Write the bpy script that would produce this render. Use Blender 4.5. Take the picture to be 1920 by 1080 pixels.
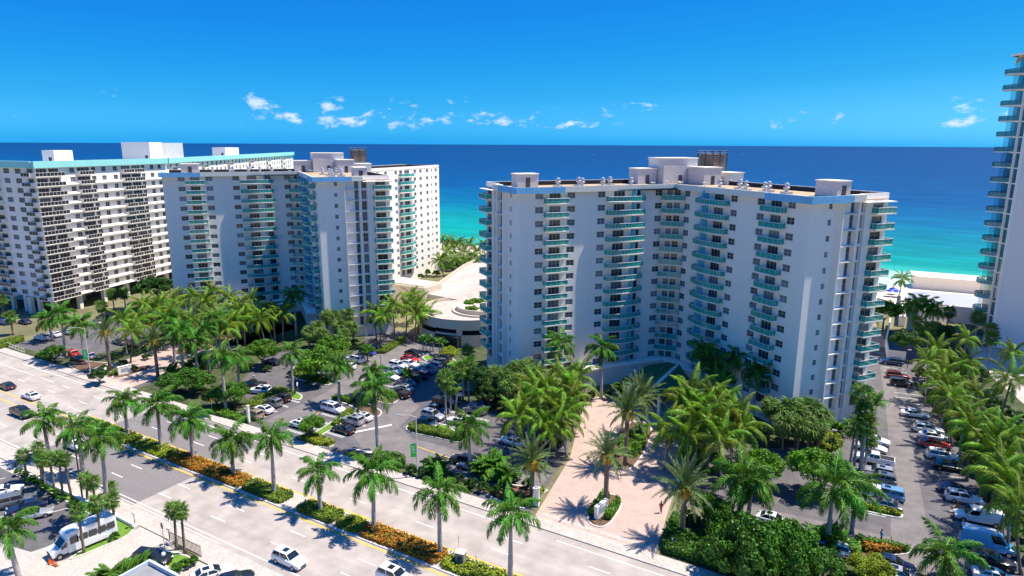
import bpy, math, random
import numpy as np
from mathutils import Vector, Matrix
random.seed(7); rng = np.random.default_rng(7)
PI = math.pi; R = math.radians
for o in list(bpy.data.objects): bpy.data.objects.remove(o)
sc = bpy.context.scene; COL = sc.collection
# ---------------------------------------------------------------- camera (X along the avenue, Y towards the ocean)
F = 1235.0; PITCH = math.atan(269/1235.0); ROLL = R(0.28); H = 50.0
def _st(v): return Vector((v[0]*.8660254-v[1]*.5, v[0]*.5+v[1]*.8660254, v[2]))
_cp, _sp = math.cos(PITCH), math.sin(PITCH); _c, _s = math.cos(ROLL), math.sin(ROLL)
FW = _st((0, _cp, -_sp)); RT = _st((_c, _s*_sp, _s*_cp)); UP = _st((-_s, _c*_sp, _c*_cp))
cam = bpy.data.cameras.new('camera'); co = bpy.data.objects.new('camera', cam); COL.objects.link(co)
m = Matrix.Identity(4)
for i in range(3): m[i][0], m[i][1], m[i][2] = RT[i], UP[i], -FW[i]
m[2][3] = H; co.matrix_world = m
cam.sensor_width = 36; cam.lens = 36*F/1920; cam.clip_start = .5; cam.clip_end = 200000
sc.camera = co
# ---------------------------------------------------------------- light
SUN_AZ, SUN_EL = R(42), R(64)
sd = Vector((math.cos(SUN_AZ)*math.cos(SUN_EL), math.sin(SUN_AZ)*math.cos(SUN_EL), math.sin(SUN_EL)))
sun = bpy.data.lights.new('sun', 'SUN'); sun.energy = 5.0; sun.angle = R(.5); sun.color = (1, .93, .80)
so = bpy.data.objects.new('sun', sun); COL.objects.link(so); so.rotation_euler = sd.to_track_quat('Z', 'Y').to_euler()
w = bpy.data.worlds.new('World'); sc.world = w; w.use_nodes = True
nt = w.node_tree; N = nt.nodes; N.clear()
def wn(t, **k):
    n = N.new(t)
    for a, b in k.items(): setattr(n, a, b)
    return n
def wl(a, b): nt.links.new(a, b)
sky = wn('ShaderNodeTexSky', sky_type='NISHITA', sun_disc=False, sun_elevation=SUN_EL, sun_rotation=PI/2-SUN_AZ, altitude=50, air_density=1.0, dust_density=.3, ozone_density=1.5)
bw = wn('ShaderNodeRGBToBW'); wl(sky.outputs[0], bw.inputs[0])          # clear-sky luminance -> saturated tropical blue
def wm(op, a, b=None, c=None):
    n = wn('ShaderNodeMath', operation=op)
    for i, q in enumerate((a, b, c)):
        if q is None: continue
        if isinstance(q, (int, float)): n.inputs[i].default_value = q
        else: wl(q, n.inputs[i])
    return n.outputs[0]
rp = wn('ShaderNodeValToRGB'); wl(wm('DIVIDE', bw.outputs[0], 20), rp.inputs[0]); el = rp.color_ramp.elements
for p_, c_ in ((.15, (.008, .19, .74)), (.20, (.010, .255, .81)), (.25, (.016, .335, .86)), (.30, (.035, .42, .89)), (.40, (.14, .55, .93)), (1.0, (.75, .90, 1.0))):
    e_ = el.new(p_); e_.color = (*c_, 1)
el.remove(el[0]); el[len(el)-1].color = (.75, .9, 1, 1)
tint = wn('ShaderNodeVectorMath', operation='SCALE'); wl(rp.outputs[0], tint.inputs[0]); wl(wm('MULTIPLY', wm('MAXIMUM', wm('DIVIDE', bw.outputs[0], 6.0), 1.0), 8.0), tint.inputs['Scale'])
# small fair-weather clouds in a low band all round the horizon
tc = wn('ShaderNodeTexCoord'); sx = wn('ShaderNodeSeparateXYZ'); wl(tc.outputs['Generated'], sx.inputs[0])
mp = wn('ShaderNodeMapping'); mp.inputs['Scale'].default_value = (1, 1, 2.3); mp.inputs['Location'].default_value = (7.7, 5.1, .2); mp.inputs['Rotation'].default_value = (0, 0, R(5.5)); wl(tc.outputs['Generated'], mp.inputs[0])
n1 = wn('ShaderNodeTexNoise'); n1.inputs['Scale'].default_value = 22; n1.inputs['Detail'].default_value = 7; n1.inputs['Roughness'].default_value = .62; wl(mp.outputs[0], n1.inputs['Vector'])
n2 = wn('ShaderNodeTexNoise'); n2.inputs['Scale'].default_value = 4.2; n2.inputs['Detail'].default_value = 1; wl(mp.outputs[0], n2.inputs['Vector'])
def wr(v, a, b, c=0, d=1, interp='SMOOTHSTEP'):
    n = wn('ShaderNodeMapRange', interpolation_type=interp); wl(v, n.inputs[0])
    for i, q in enumerate((a, b, c, d)): n.inputs[i+1].default_value = q
    return n.outputs[0]
band = wm('MULTIPLY', wr(sx.outputs[2], .014, .030), wr(sx.outputs[2], .085, .050))
cl = wm('ADD', wm('MULTIPLY', n1.outputs[0], .72), wm('MULTIPLY', n2.outputs[0], .5))
cl = wm('ADD', cl, wm('MULTIPLY', band, .10))
cm = wm('MULTIPLY', wr(cl, .735, .84), wm('MULTIPLY', band, .8))
mixc = wn('ShaderNodeMix', data_type='RGBA'); wl(cm, mixc.inputs[0]); wl(tint.outputs[0], mixc.inputs[6]); mixc.inputs[7].default_value = (6.6, 7.4, 8.2, 1)
bg = wn('ShaderNodeBackground'); bg.inputs[1].default_value = .079; wl(mixc.outputs[2], bg.inputs[0])
wo = wn('ShaderNodeOutputWorld'); wl(bg.outputs[0], wo.inputs[0])
vs = sc.view_settings; vs.view_transform = 'Standard'; vs.look = 'None'; vs.exposure = 0.72; vs.gamma = 1; vs.use_curve_mapping = False
sc.render.engine = 'CYCLES'
# ---------------------------------------------------------------- coordinates
CAMP = Vector((0, 0, H))
def at(x, y, z=0.0):                      # photograph pixel -> point at height z
    d = FW*F+RT*(x-960)-UP*(y-540); return CAMP+d*((z-H)/d.z)
def pxl(p):
    d = Vector(p)-CAMP; k = d.dot(FW); return 960+F*d.dot(RT)/k, 540-F*d.dot(UP)/k
def zat(p, y):                             # height above ground point p that shows at image row y
    lo, hi = 0, 120
    for _ in range(40):
        mm = (lo+hi)/2
        if pxl((p[0], p[1], mm))[1] > y: lo = mm
        else: hi = mm
    return lo
# ---------------------------------------------------------------- materials
MATS = {}
def mat(name, col, rough=.7, var=.12, scale=1.0, metal=0, spec=.3, bump=0, stretch=None, objrand=0, trans=0, alpha=1, coat=0, col2=None, fine=0, hue=0):
    if name in MATS: return MATS[name]
    M = bpy.data.materials.new(name); M.use_nodes = True; t = M.node_tree; nd = t.nodes; L = t.links.new
    b = nd['Principled BSDF']; b.inputs['Roughness'].default_value = rough; b.inputs['Metallic'].default_value = metal
    b.inputs['Specular IOR Level'].default_value = spec; b.inputs['Coat Weight'].default_value = coat; b.inputs['Coat Roughness'].default_value = .05
    tcn = nd.new('ShaderNodeTexCoord'); src = tcn.outputs['Object']
    if stretch:
        mpn = nd.new('ShaderNodeMapping'); mpn.inputs['Scale'].default_value = stretch; L(src, mpn.inputs[0]); src = mpn.outputs[0]
    nz = nd.new('ShaderNodeTexNoise'); nz.inputs['Scale'].default_value = scale; nz.inputs['Detail'].default_value = 6; nz.inputs['Roughness'].default_value = .6; L(src, nz.inputs['Vector'])
    mx = nd.new('ShaderNodeMix'); mx.data_type = 'RGBA'
    c2 = col2 or tuple(min(1, c*(1+var)) for c in col); c1 = col if col2 else tuple(c*(1-var) for c in col)
    mx.inputs[6].default_value = (*c1, 1); mx.inputs[7].default_value = (*c2, 1)
    rg = nd.new('ShaderNodeMapRange'); rg.inputs[1].default_value = .3; rg.inputs[2].default_value = .7; L(nz.outputs[0], rg.inputs[0]); L(rg.outputs[0], mx.inputs[0])
    out = mx.outputs[2]
    if fine:
        n3 = nd.new('ShaderNodeTexNoise'); n3.inputs['Scale'].default_value = fine; n3.inputs['Detail'].default_value = 3; L(tcn.outputs['Object'], n3.inputs['Vector'])
        r3 = nd.new('ShaderNodeMapRange'); r3.inputs[1].default_value = .3; r3.inputs[2].default_value = .7; r3.inputs[3].default_value = .82; r3.inputs[4].default_value = 1.15; L(n3.outputs[0], r3.inputs[0])
        m3 = nd.new('ShaderNodeMix'); m3.data_type = 'RGBA'; m3.blend_type = 'MULTIPLY'; m3.inputs[0].default_value = 1; L(out, m3.inputs[6]); L(r3.outputs[0], m3.inputs[7]); out = m3.outputs[2]
    if objrand:
        oi = nd.new('ShaderNodeObjectInfo'); h = nd.new('ShaderNodeHueSaturation'); L(out, h.inputs['Color'])
        r1 = nd.new('ShaderNodeMapRange'); r1.inputs[3].default_value = 1-objrand; r1.inputs[4].default_value = 1+objrand; L(oi.outputs['Random'], r1.inputs[0]); L(r1.outputs[0], h.inputs['Value'])
        if hue:
            r2 = nd.new('ShaderNodeMapRange'); r2.inputs[3].default_value = .5-hue; r2.inputs[4].default_value = .5+hue; L(oi.outputs['Random'], r2.inputs[0]); L(r2.outputs[0], h.inputs['Hue'])
        out = h.outputs[0]
    L(out, b.inputs['Base Color'])
    if bump:
        bp = nd.new('ShaderNodeBump'); bp.inputs['Strength'].default_value = bump; bp.inputs['Distance'].default_value = .05
        nb = nd.new('ShaderNodeTexNoise'); nb.inputs['Scale'].default_value = fine or scale*8; nb.inputs['Detail'].default_value = 4; L(src, nb.inputs['Vector']); L(nb.outputs[0], bp.inputs['Height']); L(bp.outputs[0], b.inputs['Normal'])
    if trans or alpha < 1:
        o = nd['Material Output']; ms = nd.new('ShaderNodeMixShader')
        if trans:
            tl = nd.new('ShaderNodeBsdfTranslucent'); L(out, tl.inputs[0]); ms.inputs[0].default_value = trans; L(b.outputs[0], ms.inputs[1]); L(tl.outputs[0], ms.inputs[2])
        else:
            tp = nd.new('ShaderNodeBsdfTransparent'); tp.inputs[0].default_value = (.35+.65*col[0], .35+.65*col[1], .35+.65*col[2], 1); ms.inputs[0].default_value = alpha; L(tp.outputs[0], ms.inputs[1]); L(b.outputs[0], ms.inputs[2])
        L(ms.outputs[0], o.inputs[0])
    MATS[name] = M; return M
WHITE = mat('white_stucco', (.87, .80, .72), .85, .03, .9, stretch=(1, 1, .05))
CREAM = mat('cream_stucco', (.80, .74, .64), .85, .04, .3, fine=5)
BLUEF = mat('sky_blue_fascia_paint', (.20, .48, .74), .7, .08, .5, fine=3)
MINT = mat('mint_fascia_paint', (.30, .68, .65), .7, .05, .5)
TAN = mat('tan_gravel_roof', (0.442, 0.323, 0.212), .95, .22, .35, fine=8)
BLACKM = mat('black_membrane_and_opening_dark', (.02, .022, .03), .8, .3, .5)  # roof membrane, and the painted dark inside the garage openings
GREYW = mat('pale_grey_stucco', (.56, .55, .55), .85, .08, .4, fine=4)
STEEL = mat('galvanised_steel', (.55, .56, .58), .4, .1, 2, metal=.6)
FRAME = mat('window_frame_white', (.46, .46, .47), .5, .03)
FRAMED = mat('window_frame_dark', (.06, .06, .07), .5, .1)
PANES = [mat('glass_dark', (.04, .045, .055), .06, .2, .5, spec=.6), mat('glass_grey', (.13, .14, .165), .1, .2, .5, spec=.6), mat('glass_curtained', (.22, .24, .26), .2, .25, 3, spec=.5), mat('glass_blue', (.03, .10, .15), .05, .3, .5, spec=.7)]
TEAL = mat('teal_railing_glass', (.006, .33, .29), .08, .1, .3, spec=.6, alpha=.82)
TEALD = mat('teal_partition', (.12, .50, .72), .3, .1, .5)
BLKP = mat('black_railing_panel', (.02, .022, .03), .25, .3, .6)
CONC = mat('road_concrete', (.365, .317, .286), .9, .10, .6, fine=.35, stretch=(.02, .9, 1))
ASPH = mat('asphalt', (0.115, 0.106, 0.112), .92, .26, .35, fine=5)
ASPR = mat('asphalt_road_patch', (.19, .172, .172), .92, .10, .9, fine=4, stretch=(.05, .6, 1))
ASPW = mat('asphalt_worn', (.17, .152, .15), .92, .2, .35, fine=4)
SIDE = mat('sidewalk_concrete', (0.447, 0.391, 0.348), .9, .10, .5, fine=3)
KERB = mat('kerb_white', (0.558, 0.531, 0.504), .9, .12, .8, fine=4)
YEL = mat('yellow_road_paint', (.78, .44, .03), .8, .12, 1.5, fine=6)
WPT = mat('white_road_paint', (.80, .78, .75), .8, .08, 1.5, fine=6)
PINK = mat('pink_pavers', (.425, .318, .275), .9, .10, .6, fine=5)
SOIL = mat('mulch', (.13, .075, .05), .95, .3, 3, fine=12)
GRASS = mat('lawn_grass', (0.117, 0.221, 0.026), .95, .3, 1.2, fine=14, bump=.5)
SAND = mat('beach_sand', (0.612, 0.510, 0.391), .95, .08, .15, fine=2)
GROUND = mat('ground_earth', (.16, .15, .08), .95, .35, .08, fine=1.5)
TRUNKG = mat('palm_trunk_grey', (.38, .34, .31), .9, .2, 1.2, stretch=(1, 1, 5), bump=.3)
TRUNKB = mat('palm_trunk_brown', (.20, .15, .11), .95, .3, 2, stretch=(1, 1, 6), bump=.5)
BARK = mat('tree_bark', (.14, .10, .07), .95, .3, 3)
SHAFT = mat('green_crownshaft', (.16, .30, .05), .6, .2, 1)
LF = {'royal': mat('royal_frond', (.062, .175, .012), .5, .35, 1.5, objrand=.3, hue=.02, trans=.16, spec=.2), 'coconut': mat('coconut_frond', (.135, .225, .012), .5, .45, 1.2, objrand=.45, hue=.035, trans=.16, spec=.2),
 'date': mat('date_frond', (.12, .175, .06), .55, .25, 1.5, objrand=.25, hue=.015, trans=.16), 'fan': mat('fan_leaf', (.095, .19, .02), .5, .3, 1.5, objrand=.35, hue=.02, trans=.16), 'liv': mat('livistona_leaf', (.105, .19, .028), .5, .35, 1.5, objrand=.35, hue=.02, trans=.16)}
DEAD = mat('dead_frond', (.30, .20, .09), .9, .3, 2, objrand=.3)
FRUIT = mat('orange_date_stalks', (.72, .36, .02), .7, .3, 3)
LEAF = {'bright': mat('leaves_bright', (.085, .21, .008), .5, .4, .9, objrand=.15, trans=.12), 'mid': mat('leaves_mid', (.052, .15, .009), .5, .4, .9, objrand=.15, trans=.12), 'dark': mat('leaves_dark', (.028, .085, .010), .5, .4, .9, objrand=.15, trans=.12),
 'lime': mat('leaves_lime', (.20, .26, .010), .55, .35, 1.2, objrand=.12, trans=.12), 'orange': mat('leaves_orange', (0.528, 0.144, 0.014), .6, .2, 1.1, col2=(.20, .18, .012), trans=.12), 'hedge': mat('leaves_hedge', (.12, .19, .010), .6, .4, 1.2, objrand=.1, trans=.12)}
# ---------------------------------------------------------------- mesh helpers
def link(o, parent=None):
    COL.objects.link(o)
    if parent is not None: o.parent = parent
    return o
def tag(o, label=None, cat=None, group=None, kind=None):
    if label: o['label'] = label
    if cat: o['category'] = cat
    if group: o['group'] = group
    if kind: o['kind'] = kind
    return o
def empty(name, loc=(0, 0, 0), rz=0, label=None, cat=None, group=None):
    o = bpy.data.objects.new(name, None); o.empty_display_size = .3; COL.objects.link(o); o.location = loc; o.rotation_euler = (0, 0, rz)
    return tag(o, label, cat, group)
def mobj(name, me, parent=None, loc=None, rz=0):
    o = bpy.data.objects.new(name, me); link(o, parent)
    if loc is not None: o.location = loc
    if rz: o.rotation_euler = (0, 0, rz)
    return o
class MB:
    def __init__(s): s.v = []; s.f = []; s.m = []
    def add(s, vs, fs, mi=0):
        k = len(s.v); s.v.extend([tuple(p) for p in vs])
        for f in fs: s.f.append(tuple(i+k for i in f)); s.m.append(mi)
    def box(s, x0, x1, y0, y1, z0, z1, mi=0, T=None):
        P = [(x, y, z) for z in (z0, z1) for x, y in ((x0, y0), (x1, y0), (x1, y1), (x0, y1))]
        if T: P = [T(p) for p in P]
        s.add(P, [(3, 2, 1, 0), (4, 5, 6, 7), (0, 1, 5, 4), (1, 2, 6, 5), (2, 3, 7, 6), (3, 0, 4, 7)], mi); return s
    def prism(s, poly, z0, z1, mi=0, top=None, cap=True):
        n = len(poly); a = sum(poly[i][0]*poly[(i+1) % n][1]-poly[(i+1) % n][0]*poly[i][1] for i in range(n))
        if a < 0: poly = poly[::-1]
        P = [(*p[:2], z0) for p in poly]+[(*p[:2], z1) for p in poly]
        s.add(P, [(i, (i+1) % n, n+(i+1) % n, n+i) for i in range(n)], mi)
        if cap: s.add(P[n:], [tuple(range(n))], mi if top is None else top)
        return s
    def sheet(s, poly, z, mi=0):
        n = len(poly); a = sum(poly[i][0]*poly[(i+1) % n][1]-poly[(i+1) % n][0]*poly[i][1] for i in range(n))
        if a < 0: poly = poly[::-1]
        s.add([(*p[:2], z) for p in poly], [tuple(range(n))], mi); return s
    def tube(s, pts, rad, n=8, mi=0, cap=True):
        rings = []
        for i, p in enumerate(pts):
            p = Vector(p); d = (Vector(pts[min(i+1, len(pts)-1)])-Vector(pts[max(i-1, 0)])).normalized()
            x = d.cross(Vector((0, 0, 1) if abs(d.z) < .9 else (1, 0, 0))).normalized(); y = d.cross(x); r = rad[i] if isinstance(rad, (list, tuple)) else rad
            rings.append([p+x*r*math.cos(2*PI*k/n)+y*r*math.sin(2*PI*k/n) for k in range(n)])
        vs = [q for g in rings for q in g]; fs = [(i*n+k, i*n+(k+1) % n, (i+1)*n+(k+1) % n, (i+1)*n+k) for i in range(len(pts)-1) for k in range(n)]
        if cap: fs += [tuple(range(n))[::-1], tuple(range((len(pts)-1)*n, len(pts)*n))]
        s.add(vs, fs, mi); return s
    def lathe(s, prof, n=12, c=(0, 0, 0), mi=0):
        k = len(prof); vs = [(c[0]+r*math.cos(2*PI*j/n), c[1]+r*math.sin(2*PI*j/n), c[2]+z) for r, z in prof for j in range(n)]
        s.add(vs, [(i*n+j, i*n+(j+1) % n, (i+1)*n+(j+1) % n, (i+1)*n+j) for i in range(k-1) for j in range(n)], mi)
        if prof[-1][0] > 1e-4: s.add(vs[-n:], [tuple(range(n))], mi)
        return s
    def mesh(s, name, mats, smooth=False):
        me = bpy.data.meshes.new(name); me.from_pydata(s.v, [], s.f)
        for M in (mats if isinstance(mats, (list, tuple)) else [mats]): me.materials.append(M)
        me.polygons.foreach_set('material_index', s.m)
        if smooth: me.polygons.foreach_set('use_smooth', [True]*len(s.f))
        me.update(); return me
    def build(s, name, mats, parent=None, loc=None, rz=0, smooth=False):
        return mobj(name, s.mesh(name, mats, smooth), parent, loc, rz)
def copy_tree(o, parent=None):
    c = o.copy(); COL.objects.link(c)
    if parent is not None: c.parent = parent
    for ch in o.children: copy_tree(ch, c)
    return c
def struct(name, mb, mats, **k): return tag(mb.build(name, mats, **k), kind='structure')
ORD = ['leftmost', 'second', 'third', 'fourth', 'fifth', 'sixth', 'seventh', 'eighth', 'ninth', 'tenth', 'eleventh', 'twelfth', 'thirteenth', 'fourteenth', 'fifteenth', 'sixteenth', 'seventeenth', 'eighteenth', 'nineteenth', 'twentieth', 'twenty-first', 'twenty-second', 'twenty-third', 'twenty-fourth', 'twenty-fifth', 'twenty-sixth', 'twenty-seventh', 'twenty-eighth', 'twenty-ninth', 'thirtieth']
def order_labels(items, desc, where, cat, group):     # items: [(image x, object)]
    items = sorted(items, key=lambda q: q[0]); n = len(items)
    for i, (x, o) in enumerate(items):
        if n == 1: l = f'{desc} {where}'
        elif i == n-1: l = f'{desc} {where}, rightmost'
        elif i == 0: l = f'{desc} {where}, leftmost'
        else: l = f'{desc} {where}, {ORD[i]} from left'
        tag(o, l, cat, group)
# ================================================================ the setting
b = MB(); b.add([(-4000, -2500, 0), (4000, -2500, 0), (4000, 243, 0), (-4000, 243, 0)], [(0, 1, 2, 3)]); struct('ground', b, GROUND)
b = MB(); b.add([(-4000, 242, .05), (4000, 242, .05), (4000, 270, .02), (-4000, 270, .02), (4000, 300, -1.6), (-4000, 300, -1.6), (4000, 700, -6), (-4000, 700, -6)], [(0, 1, 2, 3), (3, 2, 4, 5), (5, 4, 6, 7)]); struct('beach', b, SAND)
M = bpy.data.materials.new('ocean_water'); M.use_nodes = True; t = M.node_tree; nd = t.nodes; L = t.links.new; pb = nd['Principled BSDF']
tcn = nd.new('ShaderNodeTexCoord'); sp = nd.new('ShaderNodeSeparateXYZ'); L(tcn.outputs['Object'], sp.inputs[0])
nz = nd.new('ShaderNodeTexNoise'); nz.inputs['Scale'].default_value = 1; nz.inputs['Detail'].default_value = 5; mpn = nd.new('ShaderNodeMapping'); mpn.inputs['Scale'].default_value = (.004, .018, 1); L(tcn.outputs['Object'], mpn.inputs[0]); L(mpn.outputs[0], nz.inputs['Vector'])
def mth(op, a, b_):
    n = nd.new('ShaderNodeMath'); n.operation = op
    for i, q in enumerate((a, b_)):
        if isinstance(q, (int, float)): n.inputs[i].default_value = q
        else: L(q, n.inputs[i])
    return n.outputs[0]
dist = mth('ADD', mth('SUBTRACT', sp.outputs[1], 278), mth('MULTIPLY', mth('SUBTRACT', nz.outputs[0], .5), 120))
lg = mth('DIVIDE', mth('LOGARITHM', mth('MAXIMUM', mth('ADD', dist, 20), 1), 10), 4.0)
cr = nd.new('ShaderNodeValToRGB'); L(lg, cr.inputs[0])
E_ = cr.color_ramp.elements
stops = [(.30, (.40, .56, .44)), (.35, (.05, .34, .28)), (.45, (.003, .25, .205)), (.54, (.002, .19, .205)), (.60, (.001, .115, .22)), (.66, (.001, .060, .175)), (.78, (.001, .042, .14)), (1, (.001, .034, .125))]
while len(E_) < len(stops): E_.new(.5)
for e_, (p_, c_) in zip(E_, stops): e_.position = p_; e_.color = (*c_, 1)
n5 = nd.new('ShaderNodeTexNoise'); n5.inputs['Detail'].default_value = 8; n5.inputs['Roughness'].default_value = .7; mp5 = nd.new('ShaderNodeMapping'); mp5.inputs['Scale'].default_value = (.02, .07, 1); L(tcn.outputs['Object'], mp5.inputs[0]); L(mp5.outputs[0], n5.inputs['Vector']); n5.inputs['Scale'].default_value = 1
r5 = nd.new('ShaderNodeMapRange'); r5.inputs[1].default_value = .3; r5.inputs[2].default_value = .7; r5.inputs[3].default_value = .68; r5.inputs[4].default_value = 1.3; L(n5.outputs[0], r5.inputs[0])
mx5 = nd.new('ShaderNodeMix'); mx5.data_type = 'RGBA'; mx5.blend_type = 'MULTIPLY'; mx5.inputs[0].default_value = 1; L(cr.outputs[0], mx5.inputs[6]); L(r5.outputs[0], mx5.inputs[7]); L(mx5.outputs[2], pb.inputs['Base Color'])
pb.inputs['Roughness'].default_value = .45; pb.inputs['Specular IOR Level'].default_value = .12
nb = nd.new('ShaderNodeTexNoise'); nb.inputs['Scale'].default_value = .5; nb.inputs['Detail'].default_value = 4; bp = nd.new('ShaderNodeBump'); bp.inputs['Strength'].default_value = .5; bp.inputs['Distance'].default_value = .4; L(tcn.outputs['Object'], nb.inputs['Vector']); L(nb.outputs[0], bp.inputs['Height']); L(bp.outputs[0], pb.inputs['Normal'])
b = MB(); b.add([(-90000, 268, -.45), (90000, 268, -.45), (90000, 120000, -.45), (-90000, 120000, -.45)], [(0, 1, 2, 3)]); struct('ocean_water', b, M)
# the avenue
X0, X1 = -520, 420
b = MB(); b.sheet([(X0, 46.1), (X1, 46.1), (X1, 70.3), (X0, 70.3)], .02); struct('avenue_road', b, CONC)
b = MB(); b.sheet([(-118.4, 46.3), (-88.4, 46.3), (-88.4, 56.1), (-118.4, 56.1)], .026); b.sheet([(-118.4, 60.2), (-88.5, 60.2), (-88.5, 70.1), (-118.4, 70.1)], .026); struct('road_asphalt_patch', b, ASPR)
def strip(mb, x0, x1, y, wd=.13, z=.034): mb.sheet([(x0, y-wd/2), (x1, y-wd/2), (x1, y+wd/2), (x0, y+wd/2)], z)
b = MB()
for k in range(-30, 30):
    for y, o in ((50.1, -100.4), (53.15, -100.4), (63.25, -99.3), (66.15, -99.3)):
        s0 = o+12*k
        if y > 60 and s0 < -170: continue
        strip(b, s0, s0+2.9, y)
strip(b, X0, X1, 47.1); strip(b, X0, -70, 46.5, .1); strip(b, -33, X1, 68.95); strip(b, -170, -42, 68.9); strip(b, X0, -151, 66.2)
strip(b, -134, -126, 60.7, .1)
struct('lane_markings_white', b, WPT)
b = MB(); strip(b, X0, X1, 55.9, .22); strip(b, X0, -126, 58.05, .22); strip(b, -126, X1, 60.45, .22)
b.add([(-126, 57.97, .034), (-126, 58.13, .034), (-118, 60.53, .034), (-118, 60.37, .034)], [(3, 2, 1, 0)])
struct('lane_markings_yellow', b, YEL)
# manhole covers
for x, y in ((337, 840+1028-840), (146, 1049), (937, 1012)):
    p = at(x if x != 146 else 410, y); o = MB().lathe([(.45, 0), (.45, .012), (.40, .02), (.38, .012), (0, .014)], 16).build('manhole_cover', FRAMED, loc=(p.x, p.y, .03))
    tag(o, {337: 'round iron manhole cover on the white edge line of the near lanes', 146: 'dark round manhole cover on the near pavement', 937: 'small iron cover in the far lanes beside the large palm crown'}[x], 'manhole')
# median with kerb
def kerbed(name, poly, top, inset=.22, h=.14, kind='structure', kerb=KERB):
    for _ in range(2 if len(poly) < 14 else 0): poly = [tuple(Vector(p[:2]).lerp(Vector(q[:2]), f_)) for p, q in zip(poly, poly[1:]+poly[:1]) for f_ in (.22, .78)]
    n = len(poly); inn = []
    a = sum(poly[i][0]*poly[(i+1) % n][1]-poly[(i+1) % n][0]*poly[i][1] for i in range(n))
    if a < 0: poly = poly[::-1]
    for i in range(n):
        p0, p1, p2 = (Vector(poly[j % n][:2]) for j in (i-1, i, i+1)); d1 = (p1-p0).normalized(); d2 = (p2-p1).normalized()
        n1_ = Vector((-d1.y, d1.x)); n2_ = Vector((-d2.y, d2.x)); k = max(.35, 1+n1_.dot(n2_)); q = p1+(n1_+n2_)*inset/k; inn.append((q.x, q.y))
    mb = MB(); mb.prism(poly, 0, h, 0, cap=False)
    P = [(*p[:2], h) for p in poly]+[(*p, h) for p in inn]; mb.add(P, [(i, (i+1) % n, n+(i+1) % n, n+i) for i in range(n)], 0)
    mb.sheet(inn, h-.02, 1)
    o = mb.build(name, [kerb, top]); tag(o, kind=kind); return inn
def rounded(x0, x1, y0, y1, r=1.0, n=5):
    out = []
    for cx, cy, a0 in ((x1-r, y0+r, -90), (x1-r, y1-r, 0), (x0+r, y1-r, 90), (x0+r, y0+r, 180)):
        out += [(cx+r*math.cos(R(a0+90*k/n)), cy+r*math.sin(R(a0+90*k/n))) for k in range(n+1)]
    return out
kerbed('median_strip', rounded(-122, X1, 56.35, 60.05, 1.6), SIDE)
# pavements with joints
def pavement(name, x0, x1, y0, y1, step=1.8):
    mb = MB(); x = x0
    while x < x1-.01:
        mb.box(x+.012, min(x+step, x1)-.012, y0, y1, 0, .15); x += step
    mb.box(x0, x1, y0+.02, y1-.02, 0, .13)
    return struct(name, mb, SIDE)
pavement('pavement_far', X0+150, -152.5, 70.3, 72.6, 2.2); pavement('pavement_far', -152.5, -38.5, 70.3, 72.6); pavement('pavement_far', -38.5, -20.5, 70.3, 72.6); pavement('pavement_far', -20.5, 90, 70.3, 72.6)
pavement('pavement_near', -190, -81, 43.7, 46.1); pavement('pavement_near', -81, -70, 43.7, 46.1, 3); pavement('pavement_near', -70, 20, 43.0, 46.1)
# lots and drives
b = MB(); b.sheet([(-190, 72.6), (-39, 72.6), (-42, 90.7), (-50, 114), (-50, 135), (-190, 135)], .012); struct('parking_lot_asphalt', b, ASPH)
b = MB(); b.sheet([(-96, 75.5), (-90.6, 75.5), (-90.8, 90), (-97, 112), (-100, 130), (-106, 130), (-104, 111), (-97, 92)], .018)
b.sheet([(-79, 80), (-72, 75.5), (-41, 77), (-41.5, 84), (-68, 83.5), (-73, 86), (-76, 96), (-81, 97)], .018); struct('worn_asphalt_aisle', b, ASPW)
b = MB(); b.sheet([(-24, 88), (24, 84), (24, 130), (13, 190), (-2, 190), (-3, 128), (-20, 112)], .012); struct('parking_lot_asphalt', b, ASPH)
b = MB(); b.sheet([(4.5, 86), (9.2, 86), (7.5, 120), (5, 150), (3, 170), (1.2, 170), (3, 140), (4, 118)], .018); b.sheet([(-21, 86), (4.5, 86.5), (4.5, 92), (-20, 90)], .018); struct('worn_asphalt_aisle', b, ASPW)
b = MB(); b.sheet([(-150, -60), (30, -60), (30, 42.9), (-70, 42.9), (-78, 43.7), (-150, 43.7)], .012); struct('near_lot_concrete', b, SIDE)
b = MB(); b.sheet([(-150, 22), (-88.5, 33.5), (-86, 41.5), (-89, 42.2), (-150, 42.2)], .018); struct('near_lot_asphalt', b, ASPH)
OFF = (-112.65, -.45)
for k, (dx, dy) in enumerate(((0, 0), OFF)):
    P = lambda *q: [(x+dx, y+dy) for x, y in q]
    b = MB(); b.sheet(P((-38.1, 72.6), (-41.3, 90.7), (-49.3, 114.4), (-45, 124), (-27, 124), (-26, 108), (-22.6, 82.8), (-21, 72.6)), .03); struct('driveway_pavers', b, PINK)
    b = MB()
    for i in range(14): b.sheet(P((-38.0-.17*i*.9, 73+i*1.25), (-22-.1*i, 73+i*1.25), (-22-.1*i, 73.05+i*1.25), (-38.0-.17*i*.9, 73.05+i*1.25)), .034)
    struct('paver_border_joint', b, mat('paver_joint', (.50, .33, .27), .9, .1))
    b = MB(); b.sheet(P((-37.5, 73.3), (-21.3, 73.3), (-21.3, 74.0), (-37.4, 74.0)), .038); struct('paver_band', b, SIDE)
    kerbed('driveway_island', P((-37.4, 93), (-34, 91), (-31, 91.7), (-31.4, 99.6), (-33.2, 109), (-36, 111), (-38.5, 108)), SOIL)
    kerbed('driveway_edge_bed', P((-39.3, 80.2), (-40.0, 78.4), (-39.5, 73.2), (-44, 73.2), (-49, 74.5), (-48, 77.5)), SOIL)
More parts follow.
